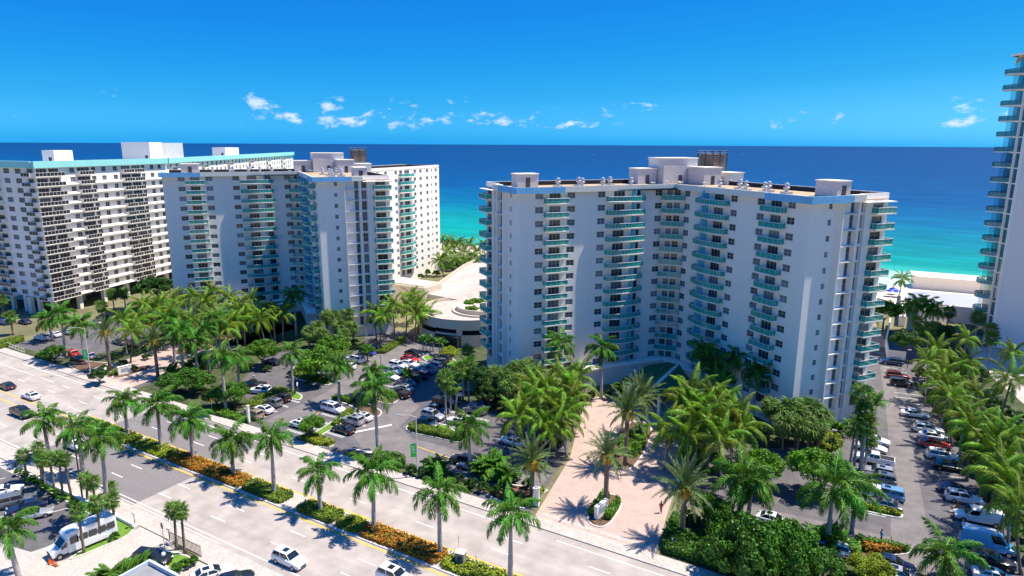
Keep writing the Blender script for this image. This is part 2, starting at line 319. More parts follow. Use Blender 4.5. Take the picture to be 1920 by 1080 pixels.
kerbed('sign_island', [(-31.9, 75.8), (-30.6, 74.4), (-29.0, 74.5), (-28.3, 76.3), (-28.6, 81.5), (-30.2, 83.6), (-32.3, 83.2), (-32.9, 81)], SOIL)
kerbed('sign_island', [(p[0]+OFF[0], p[1]+OFF[1]) for p in ((-31.9, 75.8), (-30.6, 74.4), (-29.0, 74.5), (-28.3, 76.3), (-28.6, 81.5), (-30.2, 83.6), (-32.3, 83.2), (-32.9, 81))], SOIL)
pp = lambda *q: [tuple(at(x, y)[:2]) for x, y in q]
ISL = dict(
 a=pp((538, 702), (560, 712), (600, 722), (618, 723), (624, 716), (600, 704), (572, 690), (556, 684)),
 b=pp((470, 770), (505, 752), (545, 748), (562, 752), (569, 743), (556, 735), (520, 728), (490, 738), (452, 765)),
 c=pp((557, 826), (590, 838), (617, 841), (630, 833), (610, 822), (600, 818), (634, 800), (664, 775), (655, 770), (628, 787), (590, 812)),
 d=pp((618, 752), (650, 757), (692, 784), (712, 782), (718, 772), (700, 762), (672, 748), (630, 744)),
 e=pp((759, 804), (768, 812), (820, 822), (862, 832), (874, 826), (850, 806), (836, 796), (800, 794), (766, 797)),
 f=pp((700, 752), (725, 758), (738, 758), (752, 748), (736, 744), (715, 744)),
 g=pp((790, 668), (820, 664), (850, 672), (860, 682), (848, 690), (822, 684), (798, 678)))
for k, q in ISL.items(): kerbed('parking_island', q, GRASS if k in 'abceg' else SOIL)
kerbed('parking_island', pp((1565, 951), (1600, 955), (1688, 974), (1695, 968), (1685, 960), (1640, 950), (1600, 940), (1570, 938)), GRASS)
kerbed('parking_island', pp((1596, 1018), (1608, 1012), (1650, 1022), (1715, 1032), (1700, 1042), (1640, 1042), (1640, 1062), (1600, 1064)), SOIL)
kerbed('near_lot_island', [(-82.3, 35.3), (-81.0, 43.3), (-88, 43.3), (-109.8, 43.3), (-110.5, 42.2), (-89.5, 41.8), (-84.6, 41.2), (-82.9, 35.0)], GRASS, .2)
kerbed('near_lot_island', [(-75.3, 42.0), (-68.8, 43.3), (-68.8, 39), (-72, 35.5), (-75.4, 39.5)], GRASS, .2)
# verges and beds beside the avenue
b = MB(); b.sheet([(-132, 72.7), (-97, 72.7), (-98, 75), (-104, 79), (-112, 83), (-118, 88), (-126, 100), (-134, 112), (-137, 106)], .03); b.sheet([(-74, 72.7), (-49, 72.7), (-49, 75.6), (-74, 75.2)], .03); b.sheet([(-20.6, 72.7), (20, 72.7), (20, 86), (-5, 84), (-22, 82)], .03)
b.sheet([(-186, 72.7), (-172, 72.7), (-172, 75), (-186, 75)], .03); b.sheet([(-168, 72.7), (-152.3, 72.7), (-155, 95), (-163, 107), (-173, 107), (-162, 84)], .03)
b.sheet([(-80, 108), (-74, 102), (-55, 100), (-47, 108), (-50, 118), (-60, 128), (-80, 140), (-95, 128)], .03); b.sheet([(-25, 105), (-12, 112), (-6, 121), (-9, 128), (-40, 146), (-44, 140), (-30, 122), (-22, 112)], .03)
b.sheet([(10.5, 200), (13, 150), (16, 110), (20, 90), (60, 90), (60, 160), (30, 200)], .03); b.sheet([(-150, 100), (-118, 110), (-110, 118), (-122, 130), (-152, 142), (-175, 120), (-170, 108)], .03); b.sheet([(-200, 200), (-100, 236), (0, 200), (0, 248), (-200, 248)], .008)
struct('verge_planting_ground', b, mat('verge', (.06, .075, .03), .95, .5, .5, fine=4))
b = MB(); b.sheet([(20.5, 184), (31, 140), (36, 140), (40, 200), (20, 200)], .04); struct('neighbour_drive', b, SIDE)
# stall lines
b = MB()
def line(x0, y0, x1, y1, wd=.11, z=.03):
    d = Vector((x1-x0, y1-y0)).normalized(); n = Vector((-d.y, d.x))*wd/2
    b.add([(x0-n.x, y0-n.y, z), (x1-n.x, y1-n.y, z), (x1+n.x, y1+n.y, z), (x0+n.x, y0+n.y, z)], [(0, 1, 2, 3)])
def stalls(x0, y0, y1, dirx, n0=None, length=5.2, hair=True, ang=0):
    y = y0
    while y <= y1:
        c, s_ = math.cos(ang)*dirx*length, math.sin(ang)*dirx*length
        line(x0, y, x0+c, y+s_); line(x0, y+.35, x0+c, y+.35+s_); line(x0+c, y, x0+c, y+.35)
        y += 2.75
stalls(-97.4, 76.5, 86.5, -1); stalls(-89.6, 74.8, 86, 1); stalls(-78.5, 77.5, 84, -1); stalls(-104.2, 98, 122, -1); stalls(-96.2, 98, 124, 1); stalls(-84.6, 98, 118, -1); stalls(-71.5, 88, 104, 1); stalls(-60.5, 88, 104, -1)
y = 92
while y < 182:
    x = 9.6-(y-116)*.15; line(x, y, x+4.6, y+.75); y += 2.85
y = 97
while y < 126: line(3.8-(y-95)*.03, y, -.9-(y-95)*.03, y-.3); y += 2.85
for i in range(9): line(-98.5-i*2.9, 34.2-i*.2, -95.2-i*2.9, 41.6-i*.1)
line(-74.8, 86.0, -78.4, 80.2, .5); line(-48, 90.0, -45.6, 85.6, .6); line(-70.5, 75.8, -74.5, 75.1, .45)
struct('stall_markings', b, WPT)
b = MB(); line(-66, 81.4, -56, 80.6, .14); line(-88.2, 79, -90.8, 84, .12); struct('lot_marking_yellow', b, YEL)
# ================================================================ buildings
def wall(mb, o, d, n, length, z0, z1, ops, depth=.22, mi=0, mr=None):
    """wall plane from o along d (outward normal n) with real openings ops=[(a0,a1,za,zb)]"""
    o = Vector(o); d = Vector(d); n = Vector(n); mr = mi if mr is None else mr
    A = sorted({0, length, *[q[0] for q in ops], *[q[1] for q in ops]}); Z = sorted({z0, z1, *[q[2] for q in ops], *[q[3] for q in ops]})
    hole = {}
    for a0, a1, za, zb in ops: hole.setdefault((a0, a1), []).append((za, zb))
    keys = list(hole)
    P = lambda a, z, k=0: o+d*a-n*k+Vector((0, 0, z))
    flip = d.cross(Vector((0, 0, 1))).dot(n) < 0
    def q4(p): mb.add(p[::-1] if flip else p, [(0, 1, 2, 3)], mi)
    for i in range(len(A)-1):
        a, c = A[i], A[i+1]; mid = (a+c)/2; hs_ = [h for k in keys if k[0] < mid < k[1] for h in hole[k]]
        zs = z0
        if not hs_: q4([P(a, z0), P(c, z0), P(c, z1), P(a, z1)]); continue
        for za, zb in sorted(hs_):
            if za > zs: q4([P(a, zs), P(c, zs), P(c, za), P(a, za)])
            zs = max(zs, zb)
        if zs < z1: q4([P(a, zs), P(c, zs), P(c, z1), P(a, z1)])
    for a0, a1, za, zb in ops:
        for e in ([P(a0, za), P(a0, za, depth), P(a0, zb, depth), P(a0, zb)], [P(a1, za, depth), P(a1, za), P(a1, zb), P(a1, zb, depth)], [P(a0, za), P(a1, za), P(a1, za, depth), P(a0, za, depth)], [P(a0, zb, depth), P(a1, zb, depth), P(a1, zb), P(a0, zb)]):
            mb.add(e, [(0, 1, 2, 3)], mr)
WM = {}
def window_meshes(wd, h, nx, ny, fm):
    k = (wd, h, nx, ny, fm.name)
    if k not in WM:
        f = MB(); t_ = .06
        f.box(-wd/2, wd/2, .12, .18, -h/2, -h/2+t_); f.box(-wd/2, wd/2, .12, .18, h/2-t_, h/2); f.box(-wd/2, -wd/2+t_, .12, .18, -h/2+t_, h/2-t_); f.box(wd/2-t_, wd/2, .12, .18, -h/2+t_, h/2-t_)
        for i in range(1, nx): x = -wd/2+wd*i/nx; f.box(x-.03, x+.03, .125, .175, -h/2+t_, h/2-t_)
        for i in range(1, ny): z = -h/2+h*i/ny; f.box(-wd/2+t_, wd/2-t_, .13, .17, z-.025, z+.025)
        p = MB(); p.add([(-wd/2, .19, -h/2), (wd/2, .19, -h/2), (wd/2, .19, h/2), (-wd/2, .19, h/2)], [(0, 1, 2, 3)])
        WM[k] = (f.mesh('window', fm), [p.mesh('pane', M) for M in PANES])
    return WM[k]
def window(parent, loc, rz, wd, h, nx=2, ny=2, fm=None, pane=None, name='window'):
    fme, pm = window_meshes(wd, h, nx, ny, fm or FRAME)
    o = mobj(name, fme, parent, loc, rz); mobj('pane', pm[random.choices(range(4), (30, 44, 24, 2) if name == 'window' else (56, 26, 14, 4))[0] if pane is None else pane], o); return o  # doors get more dark panes, putting the balcony bays' shade into the glass
BM = {}
def balcony(parent, loc, rz, kind, wd, dp, bow=0, slabm=None, railm=None, zr=1.0):
    k = (kind, wd, dp, bow)
    if k not in BM:
        n = 12 if bow else 1
        fr = [(-wd/2+wd*i/n, -(dp+bow*math.sin(PI*i/n))) for i in range(n+1)]
        poly = [(-wd/2, 0)]+fr+[(wd/2, 0)]
        s_ = MB().prism(poly, -.2, 0); s_.sheet(poly, -.2); s_.f[-1] = s_.f[-1][::-1]
        path = [(-wd/2+.05, -.02)]+[(x*(1-.1/wd), y+.06) for x, y in fr]+[(wd/2-.05, -.02)]
        g = MB()
        for (xa, ya), (xb, yb) in zip(path, path[1:]): g.add([(xa, ya, .06), (xb, yb, .06), (xb, yb, zr-.04), (xa, ya, zr-.04)], [(0, 1, 2, 3)])
        h = MB()
        h.tube([(x, y, zr) for x, y in path], .04, 5)
        L_ = 0
        for (xa, ya), (xb, yb) in zip(path, path[1:]):
            h.tube([(xa, ya, 0), (xa, ya, zr)], .018, 4)
            m_ = int(math.hypot(xb-xa, yb-ya)/1.3)
            for j in range(1, m_+1): u = j/(m_+1); h.tube([(xa+(xb-xa)*u, ya+(yb-ya)*u, 0), (xa+(xb-xa)*u, ya+(yb-ya)*u, zr)], .014, 4)
        BM[k] = s_, g, h
        BM[k] = (s_.mesh('balcony', slabm or WHITE), g.mesh('railing_glass', railm or TEAL), h.mesh('handrail', mat('rail_white', (.75, .78, .78), .5, .05)))
    a, g, h = BM[k]
    o = mobj('balcony', a, parent, loc, rz); mobj('railing_glass', g, o); mobj('handrail', h, o)
    return o
FH = 2.75; ZK = [40.15-FH*k for k in range(14)]
W_ANG = math.atan2(-.599, .801)
VENT = MB().box(-.8, .8, -.8, .8, 0, .5).lathe([(.32, .5), (.32, 1.0), (.58, 1.05), (.58, 1.35), (.3, 1.5), (.3, 1.75), (.5, 1.8), (.42, 2.05), (0, 2.2)], 10).mesh('roof_vent', STEEL)
DISH = MB().tube([(0, 0, 0), (0, 0, .7)], .06, 5).lathe([(0, .75), (.35, .8), (.6, 1.0), (.62, 1.02), (.34, .86), (0, .82)], 12).mesh('roof_fan', STEEL)
def tower(off, label):
    root = empty('condominium_tower', (-41.05+off[0], 141.1+off[1], 0), W_ANG, label, 'tower', 'teal-balconied twin condominium towers')
    Cc = 2.4; LE = 36.6; DP = 18.0
    mb = MB()
    cols = [(3.25, 5.05, 'w'), (8.8, 10.4, 'd'), (12.6, 15.3, 'd'), (17.3, 19.1, 'w'), (24.3, 26.1, 'w'), (27.6, 30.1, 'd'), (31.4, 33.2, 'w')]
    ends = [(3.9, 4.75, 's'), (8.95, 9.95, 'g'), (10.7, 12.0, 'b'), (14.3, 16.9, 'd')]
    HZ = {'w': (-.62, .62), 'd': (-1.42, .68), 's': (-.5, .5), 'g': (-1.3, 1.25), 'b': (-1.2, 1.05)}
    def ops(cl, o0): return [(a-o0, c-o0, z+HZ[t_][0], z+HZ[t_][1]) for a, c, t_ in cl for z in ZK]
    T0 = 40.9
    wall(mb, (Cc, 0, 0), (1, 0, 0), (0, -1, 0), LE-Cc, 0, T0, ops(cols, Cc))
    wall(mb, (0, -Cc, 0), (0, -1, 0), (1, 0, 0), LE-Cc, 0, T0, ops(cols, Cc))
    wall(mb, (LE, 0, 0), (0, 1, 0), (1, 0, 0), DP, 0, T0, ops(ends, 0))
    wall(mb, (0, -LE, 0), (-1, 0, 0), (0, -1, 0), DP, 0, T0, ops(ends, 0))
    # notch at the inner corner
    r2 = math.sqrt(.5); cl = Cc*math.sqrt(2); cop = [(.25, 1.45, 'w'), (1.75, 3.05, 'd')]
    wall(mb, (0, -Cc, 0), (r2, r2, 0), (r2, -r2, 0), cl, 0, T0, ops(cop, 0))
    # rear wing
    e0, e1, hw = 21.0, 72.1, 10.7*r2
    A_ = Vector((-7.3, 18, 0)); dn = Vector((-r2, r2, 0)); base = (A_.x*-r2+A_.y*r2)
    third = [(39.5, 41.1, 'w'), (42.6, 44.6, 'd'), (46, 49.5, 'd'), (52.6, 54.2, 'w'), (56.8, 58.4, 'w'), (61.8, 63.4, 'w'), (65.6, 66.4, 's'), (68.7, 70.3, 'w'), (28, 29.6, 'w'), (33, 34.6, 'w')]
    wall(mb, A_, dn, (r2, r2, 0), e1-base, 0, T0, ops(third, base))
    Ce = Vector((-r2*e1, r2*e1, 0)); Pr = Ce+Vector((hw*r2, hw*r2, 0)); Pl = Ce-Vector((hw*r2, hw*r2, 0))
    foot = [(Cc, 0), (LE, 0), (LE, DP), (-7.3, 18), tuple(Pr[:2]), tuple(Pl[:2]), (-18, 7.3), (-DP, -LE), (0, -LE), (0, -Cc)]
    n = len(foot)
    for i in (2, 4, 5, 6):                                # plain rear walls
        a, c = foot[i], foot[(i+1) % n]; mb.add([(*a, 0), (*c, 0), (*c, T0), (*a, T0)], [(0, 1, 2, 3)])
    mb.build('wall', WHITE, root)
    # dark rooms behind the panes
    # roof slab, fascia, parapets
    rf = MB().prism(foot, T0, T0+.22).build('roof', TAN, root)
    def RB(name, M_, par, *specs):                        # boxes in wing coordinates, one object each, on both mirrored wings
        for a0, a1, b0, b1, z0, z1 in specs:
            MB().box(a0, a1, b0, b1, z0, z1).build(name, M_, par); MB().box(-b1, -b0, -a1, -a0, z0, z1).build(name, M_, par)
    f = MB(); zb, zt, zs = T0-.08, 42.0, T0+.2                # L-section fascia along both inner fronts
    pf_ = [(27.3, -1.05), (1.05, -1.05), (1.05, -27.3), (.75, -27.3), (.75, -.75), (27.3, -.75)]; f.prism(pf_, zb, zt); f.sheet(pf_, zb); f.f[-1] = f.f[-1][::-1]
    so_ = [(27.3, -.75), (.75, -.75), (.75, -27.3), (0, -27.3), (0, -Cc), (Cc, 0), (27.3, 0)]; f.prism(so_, T0-.06, zs); f.sheet(so_, T0-.06); f.f[-1] = f.f[-1][::-1]
    f.build('fascia', CREAM, rf)
    for sgn in (0, 1):
        mm_ = (lambda x, y: (x, y)) if not sgn else (lambda x, y: (-y, -x))
        q = MB(); pl = [mm_(*p_) for p_ in ((27.3, -1.35), (37.8, -1.35), (37.8, 8.2), (37.5, 8.2), (37.5, -1.05), (27.3, -1.05))]; q.prism(pl, T0-.2, 41.95); q.sheet(pl, T0-.2); q.f[-1] = q.f[-1][::-1]; q.build('fascia_corner', BLUEF, rf)
        q = MB(); pl = [mm_(*p_) for p_ in ((27.32, -1.05), (37.5, -1.05), (37.5, 8.2), (LE, 8.2), (LE, 0), (27.32, 0))]; q.prism(pl, T0-.15, T0+.15); q.sheet(pl, T0-.15); q.f[-1] = q.f[-1][::-1]; q.build('soffit', WHITE, rf)
    RB('fascia_end', CREAM, rf, (LE, LE+1.2, 8.22, 11, T0-.1, 42.0)); RB('balcony_roof', WHITE, rf, (LE, 38.1, 11.02, 18.3, T0-.35, T0-.17))
    RB('parapet', WHITE, rf, (LE-.25, LE, 11, 17.74, T0+.22, 42.1), (-7, LE, DP-.25, DP, T0+.22, 42.1)); RB('parapet_lining', BLACKM, rf, (-6.7, LE-.27, DP-.5, DP-.26, T0+.23, 42.0))
    for P0, P1 in ((Vector((-7.3, 18, 0)), Pr), (Pr, Pl), (Pl, Vector((-18, 7.3, 0)))):
        d = (P1-P0).normalized(); nn = Vector((-d.y, d.x, 0)); ln = (P1-P0).length
        TT = lambda p, P0=P0, d=d, nn=nn: tuple(P0+d*p[0]+nn*p[1]+Vector((0, 0, p[2])))
        MB().box(.26, ln, 0, .25, T0+.22, 42.1, T=TT).build('parapet', WHITE, rf); MB().box(.6, ln-.6, .26, .5, T0+.23, 42.0, T=TT).build('parapet_lining', BLACKM, rf)
    # stair and lift houses
    for x0, x1, y0, y1, z1, mm in ((-17.4, -11.1, 4.8, 14.3, 47.0, 0), (-17.3, -13.5, -.6, 4.6, 44.6, 0), (-10.9, -5.0, 11.5, 16.5, 45.0, 0), (27.9, 32.7, 9.9, 13.1, 43.9, 0), (-13.1, -9.9, -32.7, -27.9, 43.9, 0)):
        q = MB().box(x0, x1, y0, y1, T0+.2, z1, 0).box(x0-.15, x1+.15, y0-.15, y1+.15, z1, z1+.18, 1); q.box(x1-.02, x1+.05, (y0+y1)/2-.5, (y0+y1)/2+.5, T0+.3, T0+2.3, 2); q.build('penthouse', [GREYW, WHITE, FRAMED], rf)
    q = MB()
    for i in range(9): q.box(-14.6, -9.0, 17+.02, 21, 44.4+i*.42, 44.7+i*.42, 0)
    for x in (-14.7, -11.9, -9.1):
        for y in (16.9, 19, 21): q.box(x, x+.2, y, y+.2, T0+.2, 48.9, 1)
    for z in (48.3, 48.8): q.box(-14.8, -8.8, 16.8, 16.9, z, z+.07, 2); q.box(-8.9, -8.8, 16.9, 21.2, z, z+.07, 2)
    q.box(-14, -9.6, 17.4, 20.6, 44.4, 47.9, 1); q.build('cooling_tower', [mat('cooling_slats', (.22, .17, .14), .8, .2), FRAMED, STEEL], rf)
    q = MB().box(-9.6, -3.5, 17.1, 21.5, T0+.2, 43.8, 0).box(-9.8, -3.3, 16.9, 21.7, 43.8, 44.0, 0); q.build('plant_room', CREAM, rf)
    for i, (a, bb) in enumerate([(8, 5), (10, 8.5), (14.5, 6), (17.5, 9), (19.5, 6), (23, 8)]):
        mobj('roof_vent', VENT, rf, (a, bb, T0+.2)); mobj('roof_vent', VENT, rf, (-bb, -a-(i % 2)*1.2, T0+.2))
    for x, y in ((-7, 3), (-5, 5), (-2.5, 3.2), (-4, -3), (1, 7)): mobj('roof_fan', DISH, rf, (x, y, T0+.2))
    # windows and doors
    for z in ZK:
        for a, c, t_ in cols:
            wd = c-a; md = (a+c)/2; h0, h1 = HZ[t_]; zc = z+(h0+h1)/2; ny = 2 if t_ == 'w' else 1; nx = 2 if wd < 2 else 3
            window(root, (md, 0, zc), 0, round(wd, 2), h1-h0, nx, ny, name='window' if t_ == 'w' else 'balcony_door'); window(root, (0, -md, zc), PI/2, round(wd, 2), h1-h0, nx, ny, name='window' if t_ == 'w' else 'balcony_door')
        for a, c, t_ in ends:
            wd = round(c-a, 2); md = (a+c)/2; h0, h1 = HZ[t_]; zc = z+(h0+h1)/2; nm = 'balcony_door' if t_ == 'd' else 'window'
            for lc, rz in (((LE, md, zc), PI/2), ((-md, -LE, zc), 0)): window(root, lc, rz, wd, h1-h0, 1 if t_ in 'g' else 2, {'g': 2, 's': 2, 'b': 2, 'd': 1}[t_], pane=3 if t_ == 'g' else None, name=nm)
        for a, c, t_ in cop:
            h0, h1 = HZ[t_]; q = Vector((0, -Cc, 0))+Vector((r2, r2, 0))*(a+c)/2; window(root, (q.x, q.y, z+(h0+h1)/2), PI/4, round(c-a, 2), h1-h0, 2, 2 if t_ == 'w' else 1)
        for a, c, t_ in third:
            h0, h1 = HZ[t_]; q = A_+dn*((a+c)/2-base); window(root, (q.x, q.y, z+(h0+h1)/2), R(135), round(c-a, 2), h1-h0, 2, 2 if t_ == 'w' else 1)
    # balconies
    for k, z in enumerate(ZK[:13]):
        zf = z-1.45
        for (lx, ly), rz in (((12.7, -.0), 0), ((0, -12.7), PI/2)): balcony(root, (lx, ly, zf), rz, 'bow', 9.0, 1.25, .75)
        for (lx, ly), rz in (((28.85, 0), 0), ((0, -28.85), PI/2)): balcony(root, (lx, ly, zf), rz, 'flat', 5.1, 1.45)
        balcony(root, (Cc/2, -Cc/2, zf), R(45), 'corner', 4.7, 1.5)
        for (lx, ly), rz in (((LE, 15.95), PI/2), ((-15.95, -LE), 0)): balcony(root, (lx, ly, zf), rz, 'end', 4.5, 1.7)
        q = A_+dn*(46.7-base); balcony(root, (q.x, q.y, zf), R(135), 'bow3', 9.4, 1.2, 1.0)
    # piers, fins, ledges, partitions
    RB('pier', WHITE, root, (LE, LE+.95, 6.3, 6.55, 0, T0-.17), (LE, LE+.75, 10.05, 10.6, 0, T0-.12), (LE, LE+.45, 12.1, 13.6, 0, T0-.36))
    for z in ZK:
        RB('ledge', WHITE, root, (LE, LE+.7, 6.56, 10.04, z-1.55, z-1.4), (LE, LE+.3, 10.62, 12.08, z-1.5, z-1.28))
        RB('balcony_partition', TEALD, root, (10.75, 10.9, -1.5, -.01, z-1.42, z+1.1))
    # podium at the foot of the inner corner
    q = MB().prism([(2.4, -.3), (22, -.3), (22, -3), (3, -3), (3, -22), (.3, -22), (.3, -2.4)], 0, 3.6).prism([(2.5, -.2), (22.6, -.2), (22.6, -3.2), (3.2, -3.2), (3.2, -22.6), (.2, -22.6), (.2, -2.5)], 3.6, 3.9)
    q.build('podium', WHITE, root)
    # green-roofed entrance canopy on columns

    cn = None
    for pl in (((10.4, -4.9, 5.3), (19.2, -17, 5.3), (14.5, -20, 4.5), (6.6, -10, 4.5), (6.6, -4.4, 4.5)), ((10.8, -4.6, 5.3), (16.6, -6.6, 4.5), (22.4, -17.6, 4.5), (19.6, -17.2, 5.3))):
        n_ = len(pl); q = MB(); P_ = list(pl)+[(x, y, z-.25) for x, y, z in pl]; up_ = (Vector(pl[1])-Vector(pl[0])).cross(Vector(pl[2])-Vector(pl[0])).z > 0
        tp = tuple(range(n_)) if up_ else tuple(range(n_))[::-1]; q.add(P_, [tp, tuple(k_+n_ for k_ in tp[::-1])]+[(k_, (k_+1) % n_, n_+(k_+1) % n_, n_+k_)[::(-1 if up_ else 1)] for k_ in range(n_)])
        o = q.build('entrance_canopy', mat('green_canopy', (.015, .12, .055), .8, .15, .6), root); cn = cn or o
    MB().tube([(10.4, -4.6, 5.25), (19.5, -17.2, 5.25)], .38, 4).build('canopy_beam', WHITE, cn)
    for x, y, z in ((16.4, -7.2, 4.3), (21.8, -17.4, 4.3), (14.6, -19.4, 4.3)): MB().tube([(x, y, 0), (x, y, z)], .3, 8).build('canopy_column', WHITE, cn)
    return root
tower((0, 0), 'white fifteen-storey tower with teal glass balconies in the middle right of the view')
tower(OFF, 'white fifteen-storey tower with teal glass balconies left of the round garage ramp')
# ---- left neighbour: white block with mint fascia and dark railings
def mint_block():
    root = empty('apartment_block', (-210, 95.2, 0), R(106), 'white apartment block with mint roof band and black balcony railings at far left', 'building')
    # local x runs along the lit face away from the avenue; local y points left (north)
    K = 14; Z0 = 43.0; zc = [41.9-2.75*k for k in range(K)]; L1 = 50.0
    mb = MB()
    cols = [(.5, 3.9, 'd'), (4.4, 7.6, 'd'), (11.2, 12.9, 'w'), (13.7, 18.2, 'd'), (18.8, 20.4, 'w'), (22.6, 24.2, 'w'), (27, 28.6, 'w'), (30.1, 33.9, 'd'), (34.4, 38.2, 'd'), (38.6, 40.2, 'w'), (42.5, 44.1, 'w'), (46, 47.6, 'w')]
    HZ = {'w': (-.7, .75), 'd': (-1.3, .75)}
    ops = lambda cl: [(a, c, z+HZ[t_][0], z+HZ[t_][1]) for a, c, t_ in cl for z in zc]
    wall(mb, (0, 0, 0), (1, 0, 0), (0, -1, 0), L1, 5.0, Z0, ops(cols))
    fr = [(.8, 3.2, 'd'), (6.2, 9.0, 'w'), (11.6, 14.4, 'w'), (17, 19.8, 'd'), (21.5, 23.8, 'd')]
    d = Vector((math.cos(R(80)), math.sin(R(80)), 0)); nf = Vector((-d.y, d.x, 0))   # street face
    if nf.x > 0: nf = -nf
    wall(mb, (0, 0, 0), d, nf, 40, 5.0, Z0, ops(fr))
    d2 = Vector((math.cos(R(19)), math.sin(R(19)), 0)); n2_ = Vector((d2.y, -d2.x, 0)); far = [(3+5.2*i, 4.7+5.2*i, 'w' if i % 3 else 'd') for i in range(35)]
    wall(mb, (L1, 0, 0), d2, n2_, 188, 5.0, Z0, ops(far))
    E2 = Vector((L1, 0, 0))+d2*188; B1 = d*40
    foot = [(0, 0), (L1, 0), tuple(E2[:2]), tuple((E2+Vector((-6, 22, 0)))[:2]), (L1, 24), (26, 24), (26, 38), tuple(B1[:2])]
    mb.sheet(foot, 5.0); mb.f[-1] = mb.f[-1][::-1]
    for i in (2, 3, 4, 5, 6): a, c = foot[i], foot[i+1]; mb.add([(*a, 5), (*c, 5), (*c, Z0), (*a, Z0)], [(0, 1, 2, 3)])
    mb.build('wall', WHITE, root)
    rf = MB().prism(foot, Z0, Z0+.3).build('roof', GREYW, root)
    def band(p0, dd, nn, ln, out=1.0, e=0):
        T = lambda p: tuple(Vector(p0)+dd*p[0]+nn*p[1]+Vector((0, 0, p[2])))
        MB().box(-e, ln, 0, out, Z0-.1, Z0+1.75, T=T).build('fascia', MINT, rf)
    band((0, 0, 0), Vector((1, 0, 0)), Vector((0, -1, 0)), L1, 1.0, .8); band((0, 0, 0), d, nf, 40, 1.0, -.01); band((L1+.02, 0, 0), d2, n2_, 188, 1.0, -.35)
    for x0, x1, y0, y1, z1, M_ in ((14, 20.5, 8, 12.5, 47.6, WHITE), (52, 58, 8, 20, 50.2, WHITE), (58.1, 74, 12.5, 20, 50.0, GREYW), (122, 132, 30, 37, 48, WHITE)):
        q = MB().box(x0, x1, y0, y1, Z0+.3, z1, 0).box(x0-.02, x0+.05, y0+1, y0+2.2, Z0+.4, Z0+2.6, 1); q.build('penthouse', [M_, FRAMED], rf)
    for t_, cl, o0, dd, nn, rz in (('a', cols, Vector((0, 0, 0)), Vector((1, 0, 0)), None, 0), ('b', fr, Vector((0, 0, 0)), d, None, R(80)+PI), ('c', far, Vector((L1, 0, 0)), d2, None, R(19))):
        for k, z in enumerate(zc):
            if t_ == 'c' and k > 3: continue
            for a, c, ty in cl:
                h0, h1 = HZ[ty]; q = o0+dd*(a+c)/2; window(root, (q.x, q.y, z+(h0+h1)/2), rz if t_ != 'b' else R(80)-PI, round(c-a, 2), h1-h0, 2 if c-a < 2 else 3, 2 if ty == 'w' else 1, pane=random.choice((0, 0, 1)))  # mostly dark panes: shade of the balcony recesses is put into their colour
    # balconies: white frame, black panels
    def dark_balcony(loc, rz, wd, dp):
        k = ('dk', wd, dp)
        if k not in BM:
            s_ = MB().box(-wd/2, wd/2, -dp, 0, -.18, 0); g = MB(); h = MB(); n = max(2, round(wd/1.15))
            h.box(-wd/2, wd/2, -dp, -dp+.08, 1.02, 1.1); h.box(-wd/2, wd/2, -dp, -dp+.08, .0, .06)
            for i in range(n+1): x = -wd/2+(wd-.08)*i/n; h.box(x, x+.07, -dp-.01, -dp+.09, .06, 1.02)
            for sx_ in (-wd/2, wd/2-.08): h.box(sx_, sx_+.08, -dp+.09, -.05, 0, 1.09)
            g.add([(-wd/2, -dp+.03, .06), (wd/2, -dp+.03, .06), (wd/2, -dp+.03, 1.02), (-wd/2, -dp+.03, 1.02)], [(0, 1, 2, 3)])
            BM[k] = (s_.mesh('balcony', WHITE), g.mesh('railing_panel', BLKP), h.mesh('railing_frame', WHITE))
        a, g, h = BM[k]; o = mobj('balcony', a, root, loc, rz); mobj('railing_panel', g, o); mobj('railing_frame', h, o)
    LED = {}
    def ledge(x0, x1, z):
        q = MB(); q.add([(x0, 0, z-1.35), (x1, 0, z-1.35), (x1, -.95, z-1.45), (x0, -.95, z-1.45), (x0, 0, z-.85), (x1, 0, z-.85), (x1, -.95, z-1.15), (x0, -.95, z-1.15)], [(4, 5, 6, 7)[::-1], (3, 2, 6, 7)[::-1] if 0 else (7, 6, 2, 3), (0, 1, 2, 3), (0, 3, 7, 4), (1, 5, 6, 2)]); q.build('ledge', WHITE, root)
    for k, z in enumerate(zc):
        zf = z-1.38
        dark_balcony((3.6, 0, zf), 0, 9.4, 1.5); dark_balcony((15.9, 0, zf), 0, 5.2, 1.5); dark_balcony((31.9, 0, zf), 0, 4.2, 1.5); dark_balcony((36.3, 0, zf), 0, 4.2, 1.5)
        q = d*1.9; dark_balcony((q.x, q.y, zf), R(80)-PI, 4.0, 1.5); q = d*20.5; dark_balcony((q.x, q.y, zf), R(80)-PI, 8.0, 1.5)
        if k:
            ledge(8.5, 13.1, z); ledge(18.7, 29.6, z); ledge(38.6, 49.5, z)
        if k < 4:
            for i in range(0, 35, 6): q = Vector((L1, 0, 0))+d2*(3.9+5.2*i); dark_balcony((q.x, q.y, zf), R(19), 4.2, 1.5)
    # open ground storey on columns
    for x in (.4, 9, 18, 27, 36, 45):
        for y in (.4, 9): MB().box(x, x+1.2, y, y+1.2, 0, 5).build('column', CREAM, root)
    for i in range(1, 6): q = d*(i*6.5); MB().box(q.x, q.x+1.0, q.y, q.y+1.0, 0, 5).build('column', CREAM, root)
    MB().box(14, 26, 14, 40, 0, 4.98).build('ground_floor_core', GREYW, root)
    return root
mint_block()
